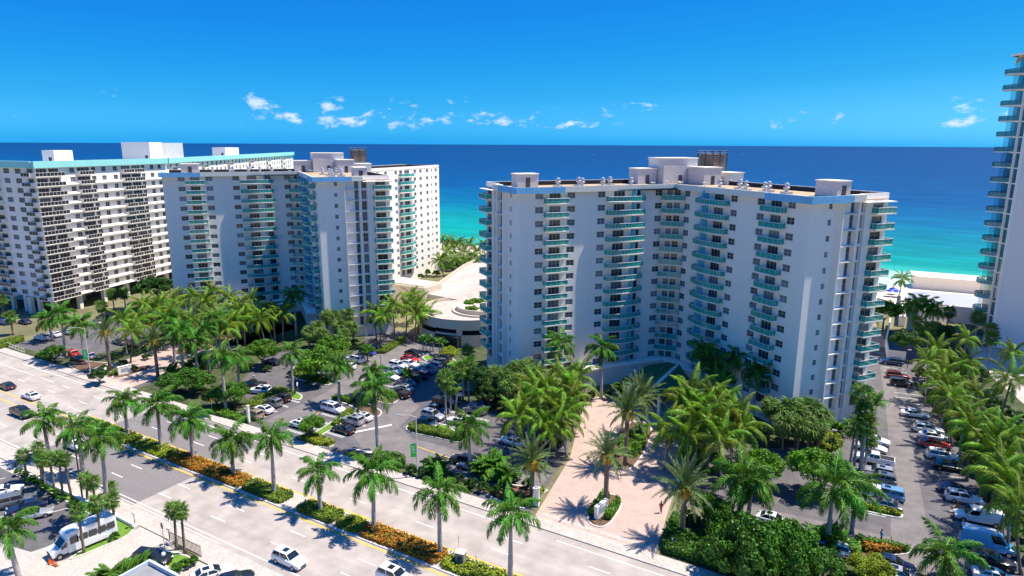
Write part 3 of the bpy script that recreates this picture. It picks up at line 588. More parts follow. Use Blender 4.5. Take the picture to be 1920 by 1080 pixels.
# ---- tall curved tower at the right edge
def edge_tower():
    root = empty('glass_tower', (25.3, 201, 0), R(4), 'tall pale tower with thin curved glass balconies at the right edge', 'building')
    HT = 71.5; fh = 3.7; PALE = mat('pale_render', (.80, .74, .68), .8, .02, .2)
    mb = MB(); zs = [HT-2.6-fh*k for k in range(19)]
    wall(mb, (0, 0, 0), (1, 0, 0), (0, -1, 0), 46, 0, HT, [(10, 12.5, z-1.3, z+.9) for z in zs[6:]], .3)
    for a, c in (((46, 0), (46, 24)), ((46, 24), (0, 24))): mb.add([(*a, 0), (*c, 0), (*c, HT), (*a, HT)], [(0, 1, 2, 3)])
    mb.build('wall', PALE, root)
    MB().prism([(.01, .05), (-.9, 2.6), (-1.5, 5.5), (-1.7, 8.5), (0, 24), (6, 24), (6, .05)], 0, HT-.5).build('curtain_wall', PANES[3], root)
    for x, y in ((-.15, .15), (-1.0, 2.7)): MB().box(x-.3, x+.3, y-.3, y+.3, 0, HT).build('pier', WHITE, root)
    MB().prism([(46, -.4), (-.6, -.4), (-2.6, 3), (-4.4, 6), (-2.4, 9.2), (0, 24.3), (46, 24.3)], HT, HT+.5).build('roof', WHITE, root)
    for k, z in enumerate(zs):
        e = .06*(18-k)
        poly = [(-1.15, 3.0), (-2.6-e, 3.6), (-3.6-e, 5.0), (-3.9-e, 6.6), (-3.2-e, 8.2), (-1.75, 8.9), (-1.55, 5.6)]
        o = MB().prism(poly, z-1.7, z-1.52).build('balcony', WHITE, root); g = MB(); h = MB()
        for p, q in zip(poly[:6], poly[1:6]): g.add([(*p, z-1.5), (*q, z-1.5), (*q, z-.45), (*p, z-.45)], [(0, 1, 2, 3)])
        h.tube([(*p, z-.42) for p in poly[:6]], .05, 5)
        for p, q in zip(poly[:6], poly[1:6]):
            for j in range(2): u = j/2; h.tube([(p[0]+(q[0]-p[0])*u, p[1]+(q[1]-p[1])*u, z-1.5), (p[0]+(q[0]-p[0])*u, p[1]+(q[1]-p[1])*u, z-.42)], .04, 4)
        g.build('railing_glass', mat('clear_railing_glass', (.10, .38, .42), .08, .1, .3, spec=.6, alpha=.55), o); h.build('handrail', FRAMED, o)
        MB().prism([(-.05, -.05), (-.95, 2.55), (-1.56, 5.5), (-1.45, 5.5), (-.8, 2.6), (.05, 0)], z-1.9, z-1.65).build('floor_edge', WHITE, root)
        if k >= 6: window(root, (11.25, 0, z-.2), 0, 2.5, 2.2, 2, 2, FRAMED, 0)
    return root
edge_tower()
# ---- low white beach pavilion and walls at right
def pavilion():
    c = at(1770, 590); root = empty('beach_pavilion', (c.x, c.y, 0), R(6), 'low white pavilion with grey hipped roof beside the edge tower', 'building')
    mb = MB(); wall(mb, (-9, -5, 0), (1, 0, 0), (0, -1, 0), 20, 0, 4.2, [(9, 10.6, 1.6, 3.4), (11.2, 12.8, 1.6, 3.4)]); mb.add([(-9, -5, 0), (-9, 8, 0), (-9, 8, 4.2), (-9, -5, 4.2)], [(3, 2, 1, 0)][::-1]); mb.add([(11, -5, 0), (11, 8, 0), (11, 8, 4.2), (11, -5, 4.2)], [(0, 1, 2, 3)]); mb.build('wall', WHITE, root)
    MB().add([(-9.6, -5.6, 4.2), (11.6, -5.6, 4.2), (11.6, 8.6, 4.2), (-9.6, 8.6, 4.2), (-5, 1.5, 6.4), (7, 1.5, 6.4)], [(0, 1, 5, 4), (1, 2, 5), (2, 3, 4, 5), (3, 0, 4), (3, 2, 1, 0)]) if 0 else None
    q = MB(); q.add([(-9.6, -5.6, 4.2), (11.6, -5.6, 4.2), (11.6, 8.6, 4.2), (-9.6, 8.6, 4.2), (-5, 1.5, 6.4), (7, 1.5, 6.4)], [(0, 1, 5, 4), (1, 2, 5), (2, 3, 4, 5), (3, 0, 4), (3, 2, 1, 0)]); q.build('roof', mat('grey_metal_roof', (.34, .36, .42), .6, .08, .5), root)
    for x in (.8, 3.0): window(root, (x, -5, 2.5), 0, 1.6, 1.8, 2, 1, FRAMED, 0)
pavilion()
def lowwall(label, pts, h, th, M_, name='garden_wall', cat='wall'):
    mb = MB()
    P = [Vector(p) for p in pts]; nrm = []
    L_, R_ = [], []
    for i in range(len(P)):
        d = (P[min(i+1, len(P)-1)]-P[max(i-1, 0)]).normalized(); n = Vector((-d.y, d.x))*th/2; L_.append(tuple(P[i]+n)); R_.append(tuple(P[i]-n))
    mb.prism(L_+R_[::-1], 0, h); return tag(mb.build(name, M_), label, cat)
c = at(1790, 541); mb = MB().box(-16.5, 30, -5, 5, -1, 3.9).box(-17, 30.5, -5.5, 5.5, 3.9, 4.4); mb.build('pool_terrace', WHITE, loc=(c.x+3, c.y, 0), rz=R(4)); tag(bpy.data.objects['pool_terrace'], 'long white terrace wall at the beach edge right of the leaning palm', 'terrace')
lowwall('curved white ramp wall beside the beach path', pp((1694, 520+35), (1692, 580), (1690, 612)), 3.0, 1.6, WHITE)
lowwall('white boundary wall behind the parked dark blue car', pp((1697, 676), (1664, 672), (1660, 650), (1668, 610)), 2.2, .3, WHITE)
lowwall('wide pale retaining wall below the pavilion', pp((1700, 618), (1780, 604), (1850, 612), (1890, 640)), 5.0, .5, WHITE)
# wooden beach stair
c = at(1648, 650); root = empty('beach_stair', (c.x, c.y, 0), R(8), 'slatted beach walkway between the tower and the white wall', 'walkway')
for i in range(22): MB().box(-2, 2, i*1.6, i*1.6+.9, .05, .14+.04*(i % 2)).build('slat', mat('bleached_boards', (.48, .34, .27), .9, .2, 2), root)
# ---- garage with round ramp
def garage():
    root = empty('parking_garage', (-96, 143.5, 0), 0, 'cream parking garage with round ramp and open roof deck between the towers', 'garage')
    Rr, hz = 13.5, 6.2; n = 56
    dk = MB(); ring = [(Rr*math.cos(2*PI*k/n), Rr*math.sin(2*PI*k/n)) for k in range(n)]
    CREAM = mat('garage_stucco', (0.589, 0.503, 0.408), .85, .05, .3)
    deckM = mat('deck_concrete', (.45, .385, .345), .9, .16, .12, fine=.6, stretch=(1, .15, 1))
    D = [(-22, 10.5), (-37, 52), (-46, 92), (30, 92), (38, 30), (12, 6)]
    # drum wall with strip openings
    mb = MB()
    for k in range(n):
        a, c = ring[k], ring[(k+1) % n]; ang = math.degrees(2*PI*(k+.5)/n) % 360
        if 40 < ang < 150: continue
        bands = [(0, 2.6), (3.6, 5.6), (5.6, 7.1)] if (k % 9) else [(0, 7.1)]
        if 262 < ang < 292: bands = [(2.9, 3.6), (3.6, 5.6), (5.6, 7.1)] if k % 9 else bands
        if 262 < ang < 292 and k % 9: bands = [(3.0, 3.6+.0), (4.6, 7.1)]
        elif k % 9: bands = [(0, 3.2), (4.4, 7.1)]
        for z0, z1 in bands: mb.add([(*a, z0), (*c, z0), (*c, z1), (*a, z1)], [(0, 1, 2, 3)])
    mb.build('drum_wall', CREAM, root)
    inr = [(x*.975, y*.975) for x, y in ring]; q = MB()
    for k in range(n):
        a, c = inr[k], inr[(k+1) % n]; q.add([(*a, hz), (*c, hz), (*c, 7.1), (*a, 7.1)], [(3, 2, 1, 0)]); q.add([(*a, 7.1), (*c, 7.1), (*ring[(k+1) % n], 7.1), (*ring[k], 7.1)], [(3, 2, 1, 0)]) if not 40 < math.degrees(2*PI*(k+.5)/n) < 150 else None
    q.f = [f_ for f_ in q.f]; 
    q2 = MB()
    for k in range(n):
        if 40 < math.degrees(2*PI*(k+.5)/n) < 150: continue
        a, c = inr[k], inr[(k+1) % n]; q2.add([(*a, hz), (*c, hz), (*c, 7.1), (*a, 7.1)], [(3, 2, 1, 0)]); q2.add([(*a, 7.1), (*c, 7.1), (*ring[(k+1) % n], 7.1), (*ring[k], 7.1)], [(3, 2, 1, 0)])
    q2.build('parapet', CREAM, root)
    q = MB().sheet(inr, hz); q.lathe([(12.2, 0), (12.2, 6.1)], 40, mi=1); q.build('ramp_deck', [deckM, BLACKM], root)  # black inner cylinder paints the shade seen through the drum's strip openings
    q = MB().prism(D, 0, hz-.02, 1, top=0); q.build('roof_deck', [deckM, CREAM], root)
    for i, (p, c) in enumerate(((D[0], D[1]), (D[1], D[2]), (D[2], D[3]))):
        d = (Vector(c)-Vector(p)).normalized(); nn = Vector((-d.y, d.x)); T = lambda v, p=p, d=d, nn=nn: (p[0]+d.x*v[0]+nn.x*v[1], p[1]+d.y*v[0]+nn.y*v[1], v[2])
        MB().box(.01, (Vector(c)-Vector(p)).length, 0, .35, hz-1.2, hz+1.1, T=T).build('parapet', CREAM, root)
    q = MB().box(-38, -22, 9, 17.5, 0, 8.2).box(-37.4, -22.6, 9.6, 16.9, 8.2, 8.6); q.build('stair_block', CREAM, root)
    for x, y in ((-14, 30), (-14, 46), (-8, 62)): MB().box(x, x+1.2, y, y+1.2, hz, hz+1.1).build('deck_column', CREAM, root)
    q = MB().lathe([(8.6, hz), (8.6, hz+.5), (8.1, hz+.5), (8.1, hz+.25), (7.4, hz+.25), (7.4, hz+1.5), (7.1, hz+1.5), (7.1, hz+1.2), (0, hz+1.2)], 40, (3, 2.5, 0)); q.build('planter_ring', CREAM, root)
    q = MB()
    b_ = []
    for i in range(26):
        y = 14+i*2.8
        if y < 88: q.box(-14-.35*(y-14)*.8+1, -8-.35*(y-14)*.8+1, y, y+.12, hz+.0, hz+.012)
    tag(q.build('deck_markings', mat('faded_marks', (.40, .36, .33), .9, .2)), kind='stuff').parent = root
    q = MB().box(-1.5, 5.5, -13.9, -11, 0, 2.9); q.build('garage_entry_dark', BLACKM, root)  # black box in place of the shade inside the entry
garage()
# ---- small flat roof at the bottom left
c = at(292, 1090, 3.2); root = empty('guard_house', (c.x, c.y, 0), R(0), 'flat grey roof of a small kiosk cut off at the bottom left', 'building')
MB().box(-3.2, 4.5, -6, 1.2, 0, 3.0).build('wall', GREYW, root); q = MB().box(-3.6, 5, -6.4, 1.6, 3.0, 3.25); q.build('roof', mat('kiosk_roof_felt', (.24, .24, .25), .9, .15, 1), root)
for x0, x1, y0, y1 in ((-3.6, 5, 1.3, 1.6), (-3.6, -3.3, -6.4, 1.28)): MB().box(x0, x1, y0, y1, 3.26, 3.75).build('parapet', mat('kiosk_coping', (.45, .50, .56), .7, .1), root)
# ================================================================ palms
def frond_mesh(name, M_, length, a0, droop, n, lmax, lw, fold, ldroop, seed, jit=.35, base_bare=.14):
    r_ = random.Random(seed); mb = MB(); pts = []; x = z = 0; ns = 14; ang = a0
    tang = []
    for i in range(ns+1):
        pts.append(Vector((x, 0, z))); tang.append(ang); st = length/ns; x += st*math.cos(ang); z += st*math.sin(ang); ang -= droop/ns*(.5+1.0*i/ns)
    mb.tube(pts, [.045*(1-.8*i/ns) for i in range(ns+1)], 3, 1, cap=False)
    def P(u):
        k = min(ns-1e-6, u*ns); i = int(k); f = k-i; return pts[i].lerp(pts[i+1], f), tang[i]+(tang[min(i+1, ns)]-tang[i])*f
    for i in range(n):
        u = base_bare+(1-base_bare)*(i+.5)/n; c, ta = P(u); T = Vector((math.cos(ta), 0, math.sin(ta))); U_ = Vector((-math.sin(ta), 0, math.cos(ta)))
        ll = lmax*(.45+.55*math.sin(PI*min(1, u*1.05+.05)))*(1 if u < .85 else 1-.5*(u-.85)/.15)
        for sd_ in (-1, 1):
            f = fold+r_.uniform(-jit, jit); sw = .55+.5*u+r_.uniform(-.1, .1)
            d = (Vector((0, sd_, 0))*math.cos(f)+U_*math.sin(f))*math.cos(sw)+T*math.sin(sw); d.normalize()
            mid = c+d*ll*.55+Vector((0, 0, -ldroop*ll*.12)); tip = c+d*ll*.92+Vector((0, 0, -ldroop*ll*.5)); wv = T*lw
            mb.add([c-wv*.6, c+wv*.6, mid+wv, mid-wv, tip], [(0, 1, 2, 3), (3, 2, 4)], 0)
    return mb.mesh(name, [M_, SHAFT])
def fan_mesh(name, M_, pet, rad, seed, droop=.35, segs=19):
    r_ = random.Random(seed); mb = MB(); mb.tube([(0, 0, 0), (pet*.5, 0, .03), (pet, 0, -.04)], .03, 3, 1, cap=False); c = Vector((pet, 0, -.04))
    for i in range(segs):
        a = R(-140+280*(i+.5)/segs); da = R(280/segs*.5); rr = rad*(.8+.2*math.cos(a*.6))*r_.uniform(.9, 1.08); zz = (.05 if i % 2 else -.03)
        p = lambda an, r0, z_: c+Vector((math.cos(an)*r0, math.sin(an)*r0, z_))
        mb.add([c, p(a-da*.75, rr*.55, zz-.05), p(a+da*.75, rr*.55, -zz-.05), p(a, rr, -droop*rr*r_.uniform(.5, 1.3))], [(0, 1, 2), (1, 3, 2)], 0)
    return mb.mesh(name, [M_, SHAFT])
FR = {}
for sp_, args in {'royal': (3.9, [1.25, .85, .45, .05, -.35], [1.6, 2.0, 2.2, 1.9, 1.3], 46, 1.0, .062, .1, 1.25), 'coconut': (4.7, [1.3, .95, .6, .2, -.25], [1.2, 1.8, 2.2, 2.2, 1.6], 46, 1.0, .05, -.15, 1.25), 'date': (3.6, [1.4, 1.05, .75, .35, -.1, -.6], [.35, .5, .7, .9, .9, .7], 44, .55, .035, .5, .1), 'areca': (2.2, [1.35, 1.1, .8, .5], [.9, 1.2, 1.5, 1.5], 22, .62, .07, .3, .5)}.items():
    ln, els, drs, n, lm, lw, fold, ld = args; M_ = LF.get(sp_, LF['royal'])
    FR[sp_] = [[frond_mesh(sp_+'_frond', M_, ln*(1 if e < len(els)-1 else .9), els[e], drs[e], n, lm, lw, fold, ld, 10*e+v, .8 if sp_ in ('royal', 'date') else .35) for v in range(3)] for e in range(len(els))]
FR['dead'] = [frond_mesh('dead_frond', DEAD, 2.6, -.9, .5, 22, .6, .05, -.2, 1.2, 90+v) for v in range(2)]
FANS = {k: [fan_mesh(k+'_leaf', LF[k], p, r_, 40+i, d) for i in range(3)] for k, p, r_, d in (('fan', 1.0, 1.1, .45), ('liv', .9, 1.25, .75))}
STALK = MB()
for i in range(7):
    a = 2*PI*i/7; q = [(0, 0, 0), (.5*math.cos(a)*.5+.5, .3*math.sin(a), .05), (.75+.25*math.cos(a), .35*math.sin(a), -.5), (.8+.3*math.cos(a), .4*math.sin(a), -.95-.2*(i % 3))]; STALK.tube(q, [.05, .05, .08, .03], 4)
STALK = STALK.mesh('fruit_stalk', FRUIT)
def trunk_mesh(h, r0, r1, lean, M_, bulge=0, seed=0):
    n = 9; pts = []; rad = []
    for i in range(n+1): u = i/n; pts.append((-lean*(1-u)**1.6*1.0 if lean else 0, 0, h*u)); rad.append((r0+(r1-r0)*u)*(1+bulge*math.sin(PI*min(1, u*1.3)))*(1.25 if i == 0 else 1))
    return MB().tube(pts, rad, 9).mesh('trunk', M_, True)
SETS = {}
def place_fronds(root, top, kinds, count, rr, names='frond', pitch_j=.12, sc_=1.0):
    for i in range(count):
        u = (i+.5)/count; e = kinds[min(len(kinds)-1, int(u*len(kinds)))]; me = rr.choice(e)
        o = mobj(names, me, root, top); o.rotation_euler = (rr.uniform(-.12, .12), rr.uniform(-pitch_j, pitch_j), i*2.39996+rr.uniform(-.25, .25)); s_ = sc_*rr.uniform(.88, 1.1); o.scale = (s_, s_, s_)
NAMES = {'royal': 'royal_palm', 'coconut': 'coconut_palm', 'date': 'date_palm', 'fan': 'sabal_palm', 'wash': 'fan_palm', 'liv': 'fan_palm', 'areca': 'areca_palm', 'xmas': 'small_palm'}
def palm(kind, x, y, h, rz=None, lean=0, sc_=1.0, full=1.0):
    rr = random.Random(int(x*97+y*31)); root = empty(NAMES[kind], (x, y, .02), rr.uniform(0, 6.28) if rz is None else rz)
    if kind == 'royal':
        mobj('trunk', trunk_mesh(h-1.3, .30, .20, lean or rr.uniform(-.35, .35), TRUNKG, .12), root); MB().tube([(0, 0, h-1.32), (0, 0, h-.8), (0, 0, h)], [.19, .2, .1], 8).build('crownshaft', SHAFT, root, smooth=True)
        place_fronds(root, (0, 0, h-.12), FR['royal'], int(rr.choice((17, 19, 21))*full), rr, sc_=sc_, pitch_j=.2)
        if rr.random() < .55: o = mobj('dead_frond', rr.choice(FR['dead']), root, (0, 0, h-.9)); o.rotation_euler = (0, 0, rr.uniform(0, 6))
    elif kind == 'coconut':
        mobj('trunk', trunk_mesh(h, .2, .13, lean or rr.uniform(.3, 1.4), TRUNKG if rr.random() < .4 else TRUNKB), root); place_fronds(root, (0, 0, h), FR['coconut'], int(18*full), rr, sc_=sc_)
        if rr.random() < .4: o = mobj('dead_frond', rr.choice(FR['dead']), root, (0, 0, h-.1)); o.rotation_euler = (0, 0, rr.uniform(0, 6))
    elif kind == 'date':
        mobj('trunk', trunk_mesh(h, .34, .34, 0, TRUNKB), root); place_fronds(root, (0, 0, h), FR['date'], int(44*full), rr, sc_=sc_)
        for i in range(9): o = mobj('fruit_stalk', STALK, root, (0, 0, h-.05)); o.rotation_euler = (0, 0, i*.7+rr.uniform(-.2, .2))
    elif kind in ('fan', 'wash', 'liv'):
        k = 'liv' if kind == 'liv' else 'fan'; mobj('trunk', trunk_mesh(h, (.17 if sc_ < .7 else .24) if kind != 'wash' else .2, .14, lean or rr.uniform(-.3, .5), TRUNKB if kind != 'wash' else TRUNKG), root); n = int((30 if kind != 'liv' else 36)*full)
        for i in range(n):
            u = (i+.5)/n; el = R(75)-u*R(140 if kind != 'liv' else 160); o = mobj('leaf', rr.choice(FANS[k]), root, (0, 0, h+.1-.35*u)); o.rotation_mode = 'ZYX' if 0 else 'XYZ'; o.rotation_euler = (rr.uniform(-.3, .3), -el, i*2.39996+rr.uniform(-.2, .2)); s_ = sc_*rr.uniform(.85, 1.15); o.scale = (s_, s_, s_)
    elif kind == 'xmas':
        for j in range(3):
            a = j*2.1; dx, dy = .5*math.cos(a), .5*math.sin(a); hh = h*(.8+.2*j/2); mobj('trunk', trunk_mesh(hh, .09, .07, 0, TRUNKG), root, (dx, dy, 0)); place_fronds(root, (dx, dy, hh), FR['areca'], 9, rr, sc_=.8*sc_)
    else:
        for j in range(6):
            a = j*1.05; dx, dy = .5*math.cos(a), .5*math.sin(a); hh = h*rr.uniform(.2, .6); mobj('stem', trunk_mesh(hh, .05, .04, 0, SHAFT), root, (dx, dy, 0)); place_fronds(root, (dx, dy, hh), FR['areca'], 6, rr, sc_=sc_)
    return root
def pb_(kind, bx, by, cy, **k):              # foot and crown row seen in the photograph
    p = at(bx, by); return (bx, palm(kind, p.x, p.y, max(2.0, zat(p, cy)), **k))
def ph_(kind, cx, cy, h, **k):               # crown centre seen, height known
    p = at(cx, cy, h); return (cx, palm(kind, p.x, p.y, h, **k))
# median
order_labels([pb_('royal', *q, sc_=1.0+.05*(q[0] % 4)) for q in ((240, 818, 752), (303, 839, 758), (362, 861, 787), (438, 893, 826), (516, 927, 820), (600, 959, 884), (703, 993, 886), (825, 1040, 922), (957, 1102, 965))], 'royal palm with smooth grey trunk', 'in the planted median', 'palm tree', 'royal palms in the median')
# near side
order_labels([pb_('royal', 92, 862, 787), pb_('royal', 157, 892, 803), pb_('royal', 209, 975, 822, lean=.9, rz=0), pb_('royal', 31, 1090, 992)], 'royal palm', 'on the near side by the parking lot', 'palm tree', 'royal palms on the near side')
order_labels([pb_('fan', *q, sc_=.62) for q in ((52, 904, 854), (80, 900, 840), (86, 917, 861), (103, 927, 860), (122, 937, 858), (132, 939, 860), (167, 942, 900), (180, 952, 904), (212, 962, 915), (191, 1017, 942), (218, 1002, 938), (158, 1038, 960), (334, 1030, 955), (348, 1038, 958))], 'sabal palm with round head', 'along the near pavement and bus bay', 'palm tree', 'sabal palms on the near side')
order_labels([ph_('areca', 198, 1068, 2.2), ph_('areca', 232, 1062, 2.4), ph_('areca', 258, 1052, 2.0)], 'low bushy palm', 'beside the kiosk at the bottom left', 'palm', 'bushy palms by the kiosk')
# grove before the left tower and the mint block
order_labels([pb_('royal', *q, sc_=1.22 if q[0] == 707 else 1.08) for q in ((125, 672, 588), (97, 640, 598), (160, 684, 608), (424, 772, 668), (449, 727, 670), (551, 742, 660), (638, 757, 686), (707, 850, 732), (345, 705, 622), (393, 700, 618), (330, 690, 600), (410, 690, 598), (372, 712, 640))], 'royal palm', 'in the car park before the left tower', 'palm tree', 'royal palms in the left car park')
order_labels([ph_('coconut', *q) for q in ((230, 600, 9), (247, 622, 8), (270, 574, 9), (300, 572, 9), (322, 565, 9), (355, 602, 9), (384, 566, 9), (410, 596, 9), (447, 577, 9), (430, 560, 10), (457, 600, 8), (400, 548, 10), (470, 565, 9), (425, 616, 8), (452, 582, 9), (478, 590, 8), (310, 598, 8), (288, 585, 8), (260, 600, 8), (365, 560, 9), (500, 585, 8), (488, 600, 8), (530, 590, 7), (440, 605, 8), (395, 600, 8), (330, 590, 8))], 'coconut palm', 'in the grove before the left tower', 'palm tree', 'coconut palms in the left grove')
order_labels([pb_('date', 207, 694, 620), pb_('date', 296, 706, 638), ph_('date', 281, 604, 7), ph_('date', 392, 560, 8), ph_('date', 340, 560, 8), ph_('date', 372, 590, 8), ph_('date', 322, 585, 7.5)], 'grey-green date palm', 'in the grove before the left tower', 'palm tree', 'date palms in the left grove')
order_labels([pb_('wash', 214, 580, 552), pb_('wash', 236, 578, 550), ph_('fan', 190, 574, 5), ph_('fan', 3, 562, 6), ph_('fan', 19, 594, 5), pb_('wash', 516, 642, 577), ph_('fan', 340, 565, 7)], 'fan palm', 'between the mint block and the left tower', 'palm tree', 'fan palms by the mint block')
order_labels([pb_('royal', 556, 632, 552)], 'dark royal palm', 'in shade at the left tower entrance', 'palm tree', None)
order_labels([ph_('liv', *q) for q in ((595, 614, 5), (612, 594, 6.5), (627, 592, 6.5), (652, 590, 7), (660, 615, 4.5), (580, 622, 4.5), (605, 628, 4), (635, 612, 5), (645, 628, 4))], 'bushy fan palm', 'in the clump at the foot of the left tower', 'palm tree', 'fan palm clump by the left tower')
order_labels([ph_('coconut', *q) for q in ((702, 588, 8.5), (717, 595, 8), (737, 576, 9), (772, 557, 8), (762, 574, 8), (785, 572, 8), (780, 592, 7), (802, 588, 6.5))], 'slender coconut palm', 'between the left tower and the garage', 'palm tree', 'coconut palms by the garage')
order_labels([ph_('xmas', *q) for q in ((795, 637, 3), (827, 642, 3.2), (810, 638, 3), (764, 700, 2.4), (707, 700, 2.6))], 'small clumping palm', 'in the parking beds by the garage entrance', 'palm', 'small palms by the garage entrance')
order_labels([pb_('wash', *q) for q in ((836, 794, 712), (846, 772, 724), (859, 768, 692), (869, 750, 690), (879, 752, 684), (877, 700, 660))], 'tall thin fan palm', 'in the car park left of the right tower', 'palm tree', 'fan palms in the car park')
order_labels([ph_('liv', *q) for q in ((929, 699, 6), (944, 707, 6), (960, 697, 6.5), (975, 714, 6), (992, 688, 7), (955, 727, 5), (985, 732, 5), (915, 712, 5), (970, 690, 7), (1003, 700, 6.5))], 'bushy fan palm', 'in the clump before the right tower left corner', 'palm tree', 'fan palm clump by the right tower left corner')
order_labels([ph_('coconut', *q, sc_=.94+.07*(q[0] % 4)) for q in ((1000, 719, 8), (1010, 736, 8), (1050, 711, 9), (1085, 704, 9), (969, 784, 7), (1033, 763, 8), (1065, 757, 8), (1017, 792, 7), (1036, 806, 6), (1055, 782, 7), (990, 760, 7), (1075, 730, 8), (1030, 735, 8))], 'arching coconut palm', 'left of the pink driveway', 'palm tree', 'coconut palms left of the driveway')
order_labels([pb_('royal', 1047, 748, 642, sc_=1.15), pb_('royal', 1126, 748, 652, sc_=1.1), pb_('royal', 880, 888, 800, sc_=1.15), pb_('royal', 783, 756, 700) if 0 else ph_('royal', 700, 700, 6)], 'royal palm', 'beside the right tower car park', 'palm tree', 'royal palms beside the right tower')
order_labels([pb_('date', 1172, 873, 772, sc_=1.3), ph_('date', 1204, 744, 7, sc_=1.3), pb_('date', 1135, 952, 852, sc_=1.15), pb_('date', 1278, 1008, 916, sc_=1.25), ph_('date', 998, 866, 5.5, sc_=1.1)], 'date palm with orange fruit stalks', 'around the pink driveway', 'palm tree', 'date palms around the driveway')
order_labels([ph_('coconut', *q, sc_=.98+.08*(q[0] % 4)) for q in ((1295, 739, 9), (1285, 760, 8.5), (1352, 729, 9), (1356, 756, 8.5), (1385, 771, 8), (1318, 769, 8.5), (1252, 806, 7), (1289, 818, 7), (1350, 826, 7.5), (1393, 802, 7.5), (1306, 793, 8), (1335, 790, 8), (1330, 750, 9))], 'lush coconut palm', 'right of the pink driveway', 'palm tree', 'coconut palms right of the driveway')
order_labels([ph_('royal', *q) for q in ((1362, 637, 11), (1320, 658, 10.5), (1382, 668, 10), (1420, 697, 9.5), (1340, 680, 9))], 'dark royal palm', 'in the shade of the right tower', 'palm tree', 'royal palms shaded by the right tower')
order_labels([pb_('royal', 1386, 990, 898, sc_=1.4), pb_('royal', 1404, 975, 905, sc_=1.1), pb_('royal', 1549, 1030, 912, sc_=1.42), pb_('royal', 1596, 1000, 918, sc_=1.1), pb_('royal', 1762, 1095, 1038, sc_=1.2)], 'large royal palm', 'in the lower right foreground', 'palm tree', 'royal palms in the right foreground')
order_labels([ph_('liv', *q) for q in ((1446, 763, 6), (1465, 772, 6), (1480, 764, 6.5), (1496, 776, 6), (1511, 761, 6.5), (1526, 770, 6), (1541, 780, 5.5), (1518, 804, 4.5), (1534, 800, 4.5), (1470, 795, 5), (1500, 798, 5))], 'bushy fan palm', 'in the clump at the right tower right corner', 'palm tree', 'fan palm clump by the right tower right corner')
order_labels([pb_('wash', 1600, 880, 740), pb_('wash', 1609, 883, 772), pb_('wash', 1595, 868, 800), pb_('wash', 1613, 890, 792), pb_('wash', 1620, 880, 818)], 'leafy fan palm', 'beside the right lot row of cars', 'palm tree', 'fan palms beside the right lot')
order_labels([ph_('xmas', 1639, 756, 4.5, sc_=1.6), ph_('areca', 1572, 789, 2.5), ph_('areca', 1170, 712, 4, sc_=1.6), ph_('areca', 928, 862, 2.6, sc_=1.3), ph_('areca', 905, 868, 2.4, sc_=1.3), ph_('areca', 950, 880, 2.4, sc_=1.3), ph_('areca', 1540, 990, 2.4, sc_=1.2), ph_('areca', 1575, 1000, 2.6, sc_=1.2), ph_('areca', 820, 866, 2.2, sc_=1.2), ph_('areca', 350, 680, 2.4, sc_=1.3), ph_('areca', 320, 690, 2.4, sc_=1.3), ph_('areca', 370, 670, 2.4, sc_=1.3)], 'low leafy feather palm', 'in the garden beds', 'palm', 'feather palms in the beds')
# right boundary
order_labels([ph_('coconut', *q, sc_=.88+.07*(q[0] % 4)) for q in ((1692, 524, 9), (1812, 637, 8), (1812, 682, 8), (1755, 657, 8), (1740, 682, 8), (1770, 702, 8), (1780, 727, 8), (1900, 662, 9), (1895, 714, 9), (1782, 750, 8), (1809, 783, 8), (1822, 806, 8), (1867, 826, 8), (1897, 820, 9), (1884, 864, 8), (1875, 888, 8), (1899, 914, 8), (1910, 957, 8), (1845, 795, 7), (1790, 690, 7), (1760, 725, 7), (1830, 740, 6), (1855, 850, 7))], 'coconut palm', 'along the right boundary', 'palm tree', 'coconut palms along the right boundary')
order_labels([ph_('royal', *q) for q in ((1720, 567, 9), (1740, 569, 9), (1706, 575, 8.5), (1752, 580, 8))], 'dark feathery palm', 'before the beach pavilion', 'palm tree', 'dark palms before the pavilion')
order_labels([ph_('wash', *q) for q in ((1720, 602, 7), (1726, 622, 6), (1745, 614, 6.5), (1780, 584, 7), (1834, 594, 7), (1859, 617, 6), (1861, 634, 6))], 'small-headed fan palm', 'below the edge tower and pavilion', 'palm tree', 'fan palms below the edge tower')
order_labels([ph_('coconut', *q) for q in ((830, 454, 8), (842, 454, 9), (852, 460, 8), (862, 456, 8), (880, 458, 8), (905, 460, 8), (895, 474, 7), (870, 474, 7), (838, 474, 7), (853, 488, 6), (880, 492, 6), (825, 490, 6), (900, 492, 6))], 'beach palm', 'in the dune garden between the towers', 'palm tree', 'palms in the dune garden')
# ================================================================ broadleaf trees, shrubs and hedges
def leaf_cloud(P, Nn, size, seed):
    """numpy: leaf quads at points P with rough normals Nn"""
    g = np.random.default_rng(seed); n = len(P); nr = Nn+g.normal(0, .55, (n, 3)); nr /= np.linalg.norm(nr, axis=1)[:, None]+1e-9
    a = np.cross(nr, g.normal(0, 1, (n, 3))); a /= np.linalg.norm(a, axis=1)[:, None]+1e-9; c = np.cross(nr, a); s_ = (size*g.uniform(.6, 1.35, n))[:, None]
    V = np.stack([P-a*s_, P-c*s_*.55, P+a*s_, P+c*s_*.55], 1).reshape(-1, 3); return V
def quads_mesh(name, V, M_):
    me = bpy.data.meshes.new(name); n = len(V)//4; me.vertices.add(len(V)); me.vertices.foreach_set('co', V.astype(np.float32).ravel()); me.loops.add(4*n); me.loops.foreach_set('vertex_index', np.arange(4*n, dtype=np.int32)); me.polygons.add(n); me.polygons.foreach_set('loop_start', np.arange(0, 4*n, 4, dtype=np.int32)); me.polygons.foreach_set('loop_total', np.full(n, 4, dtype=np.int32)); me.materials.append(M_); me.update(); me.validate(); return me
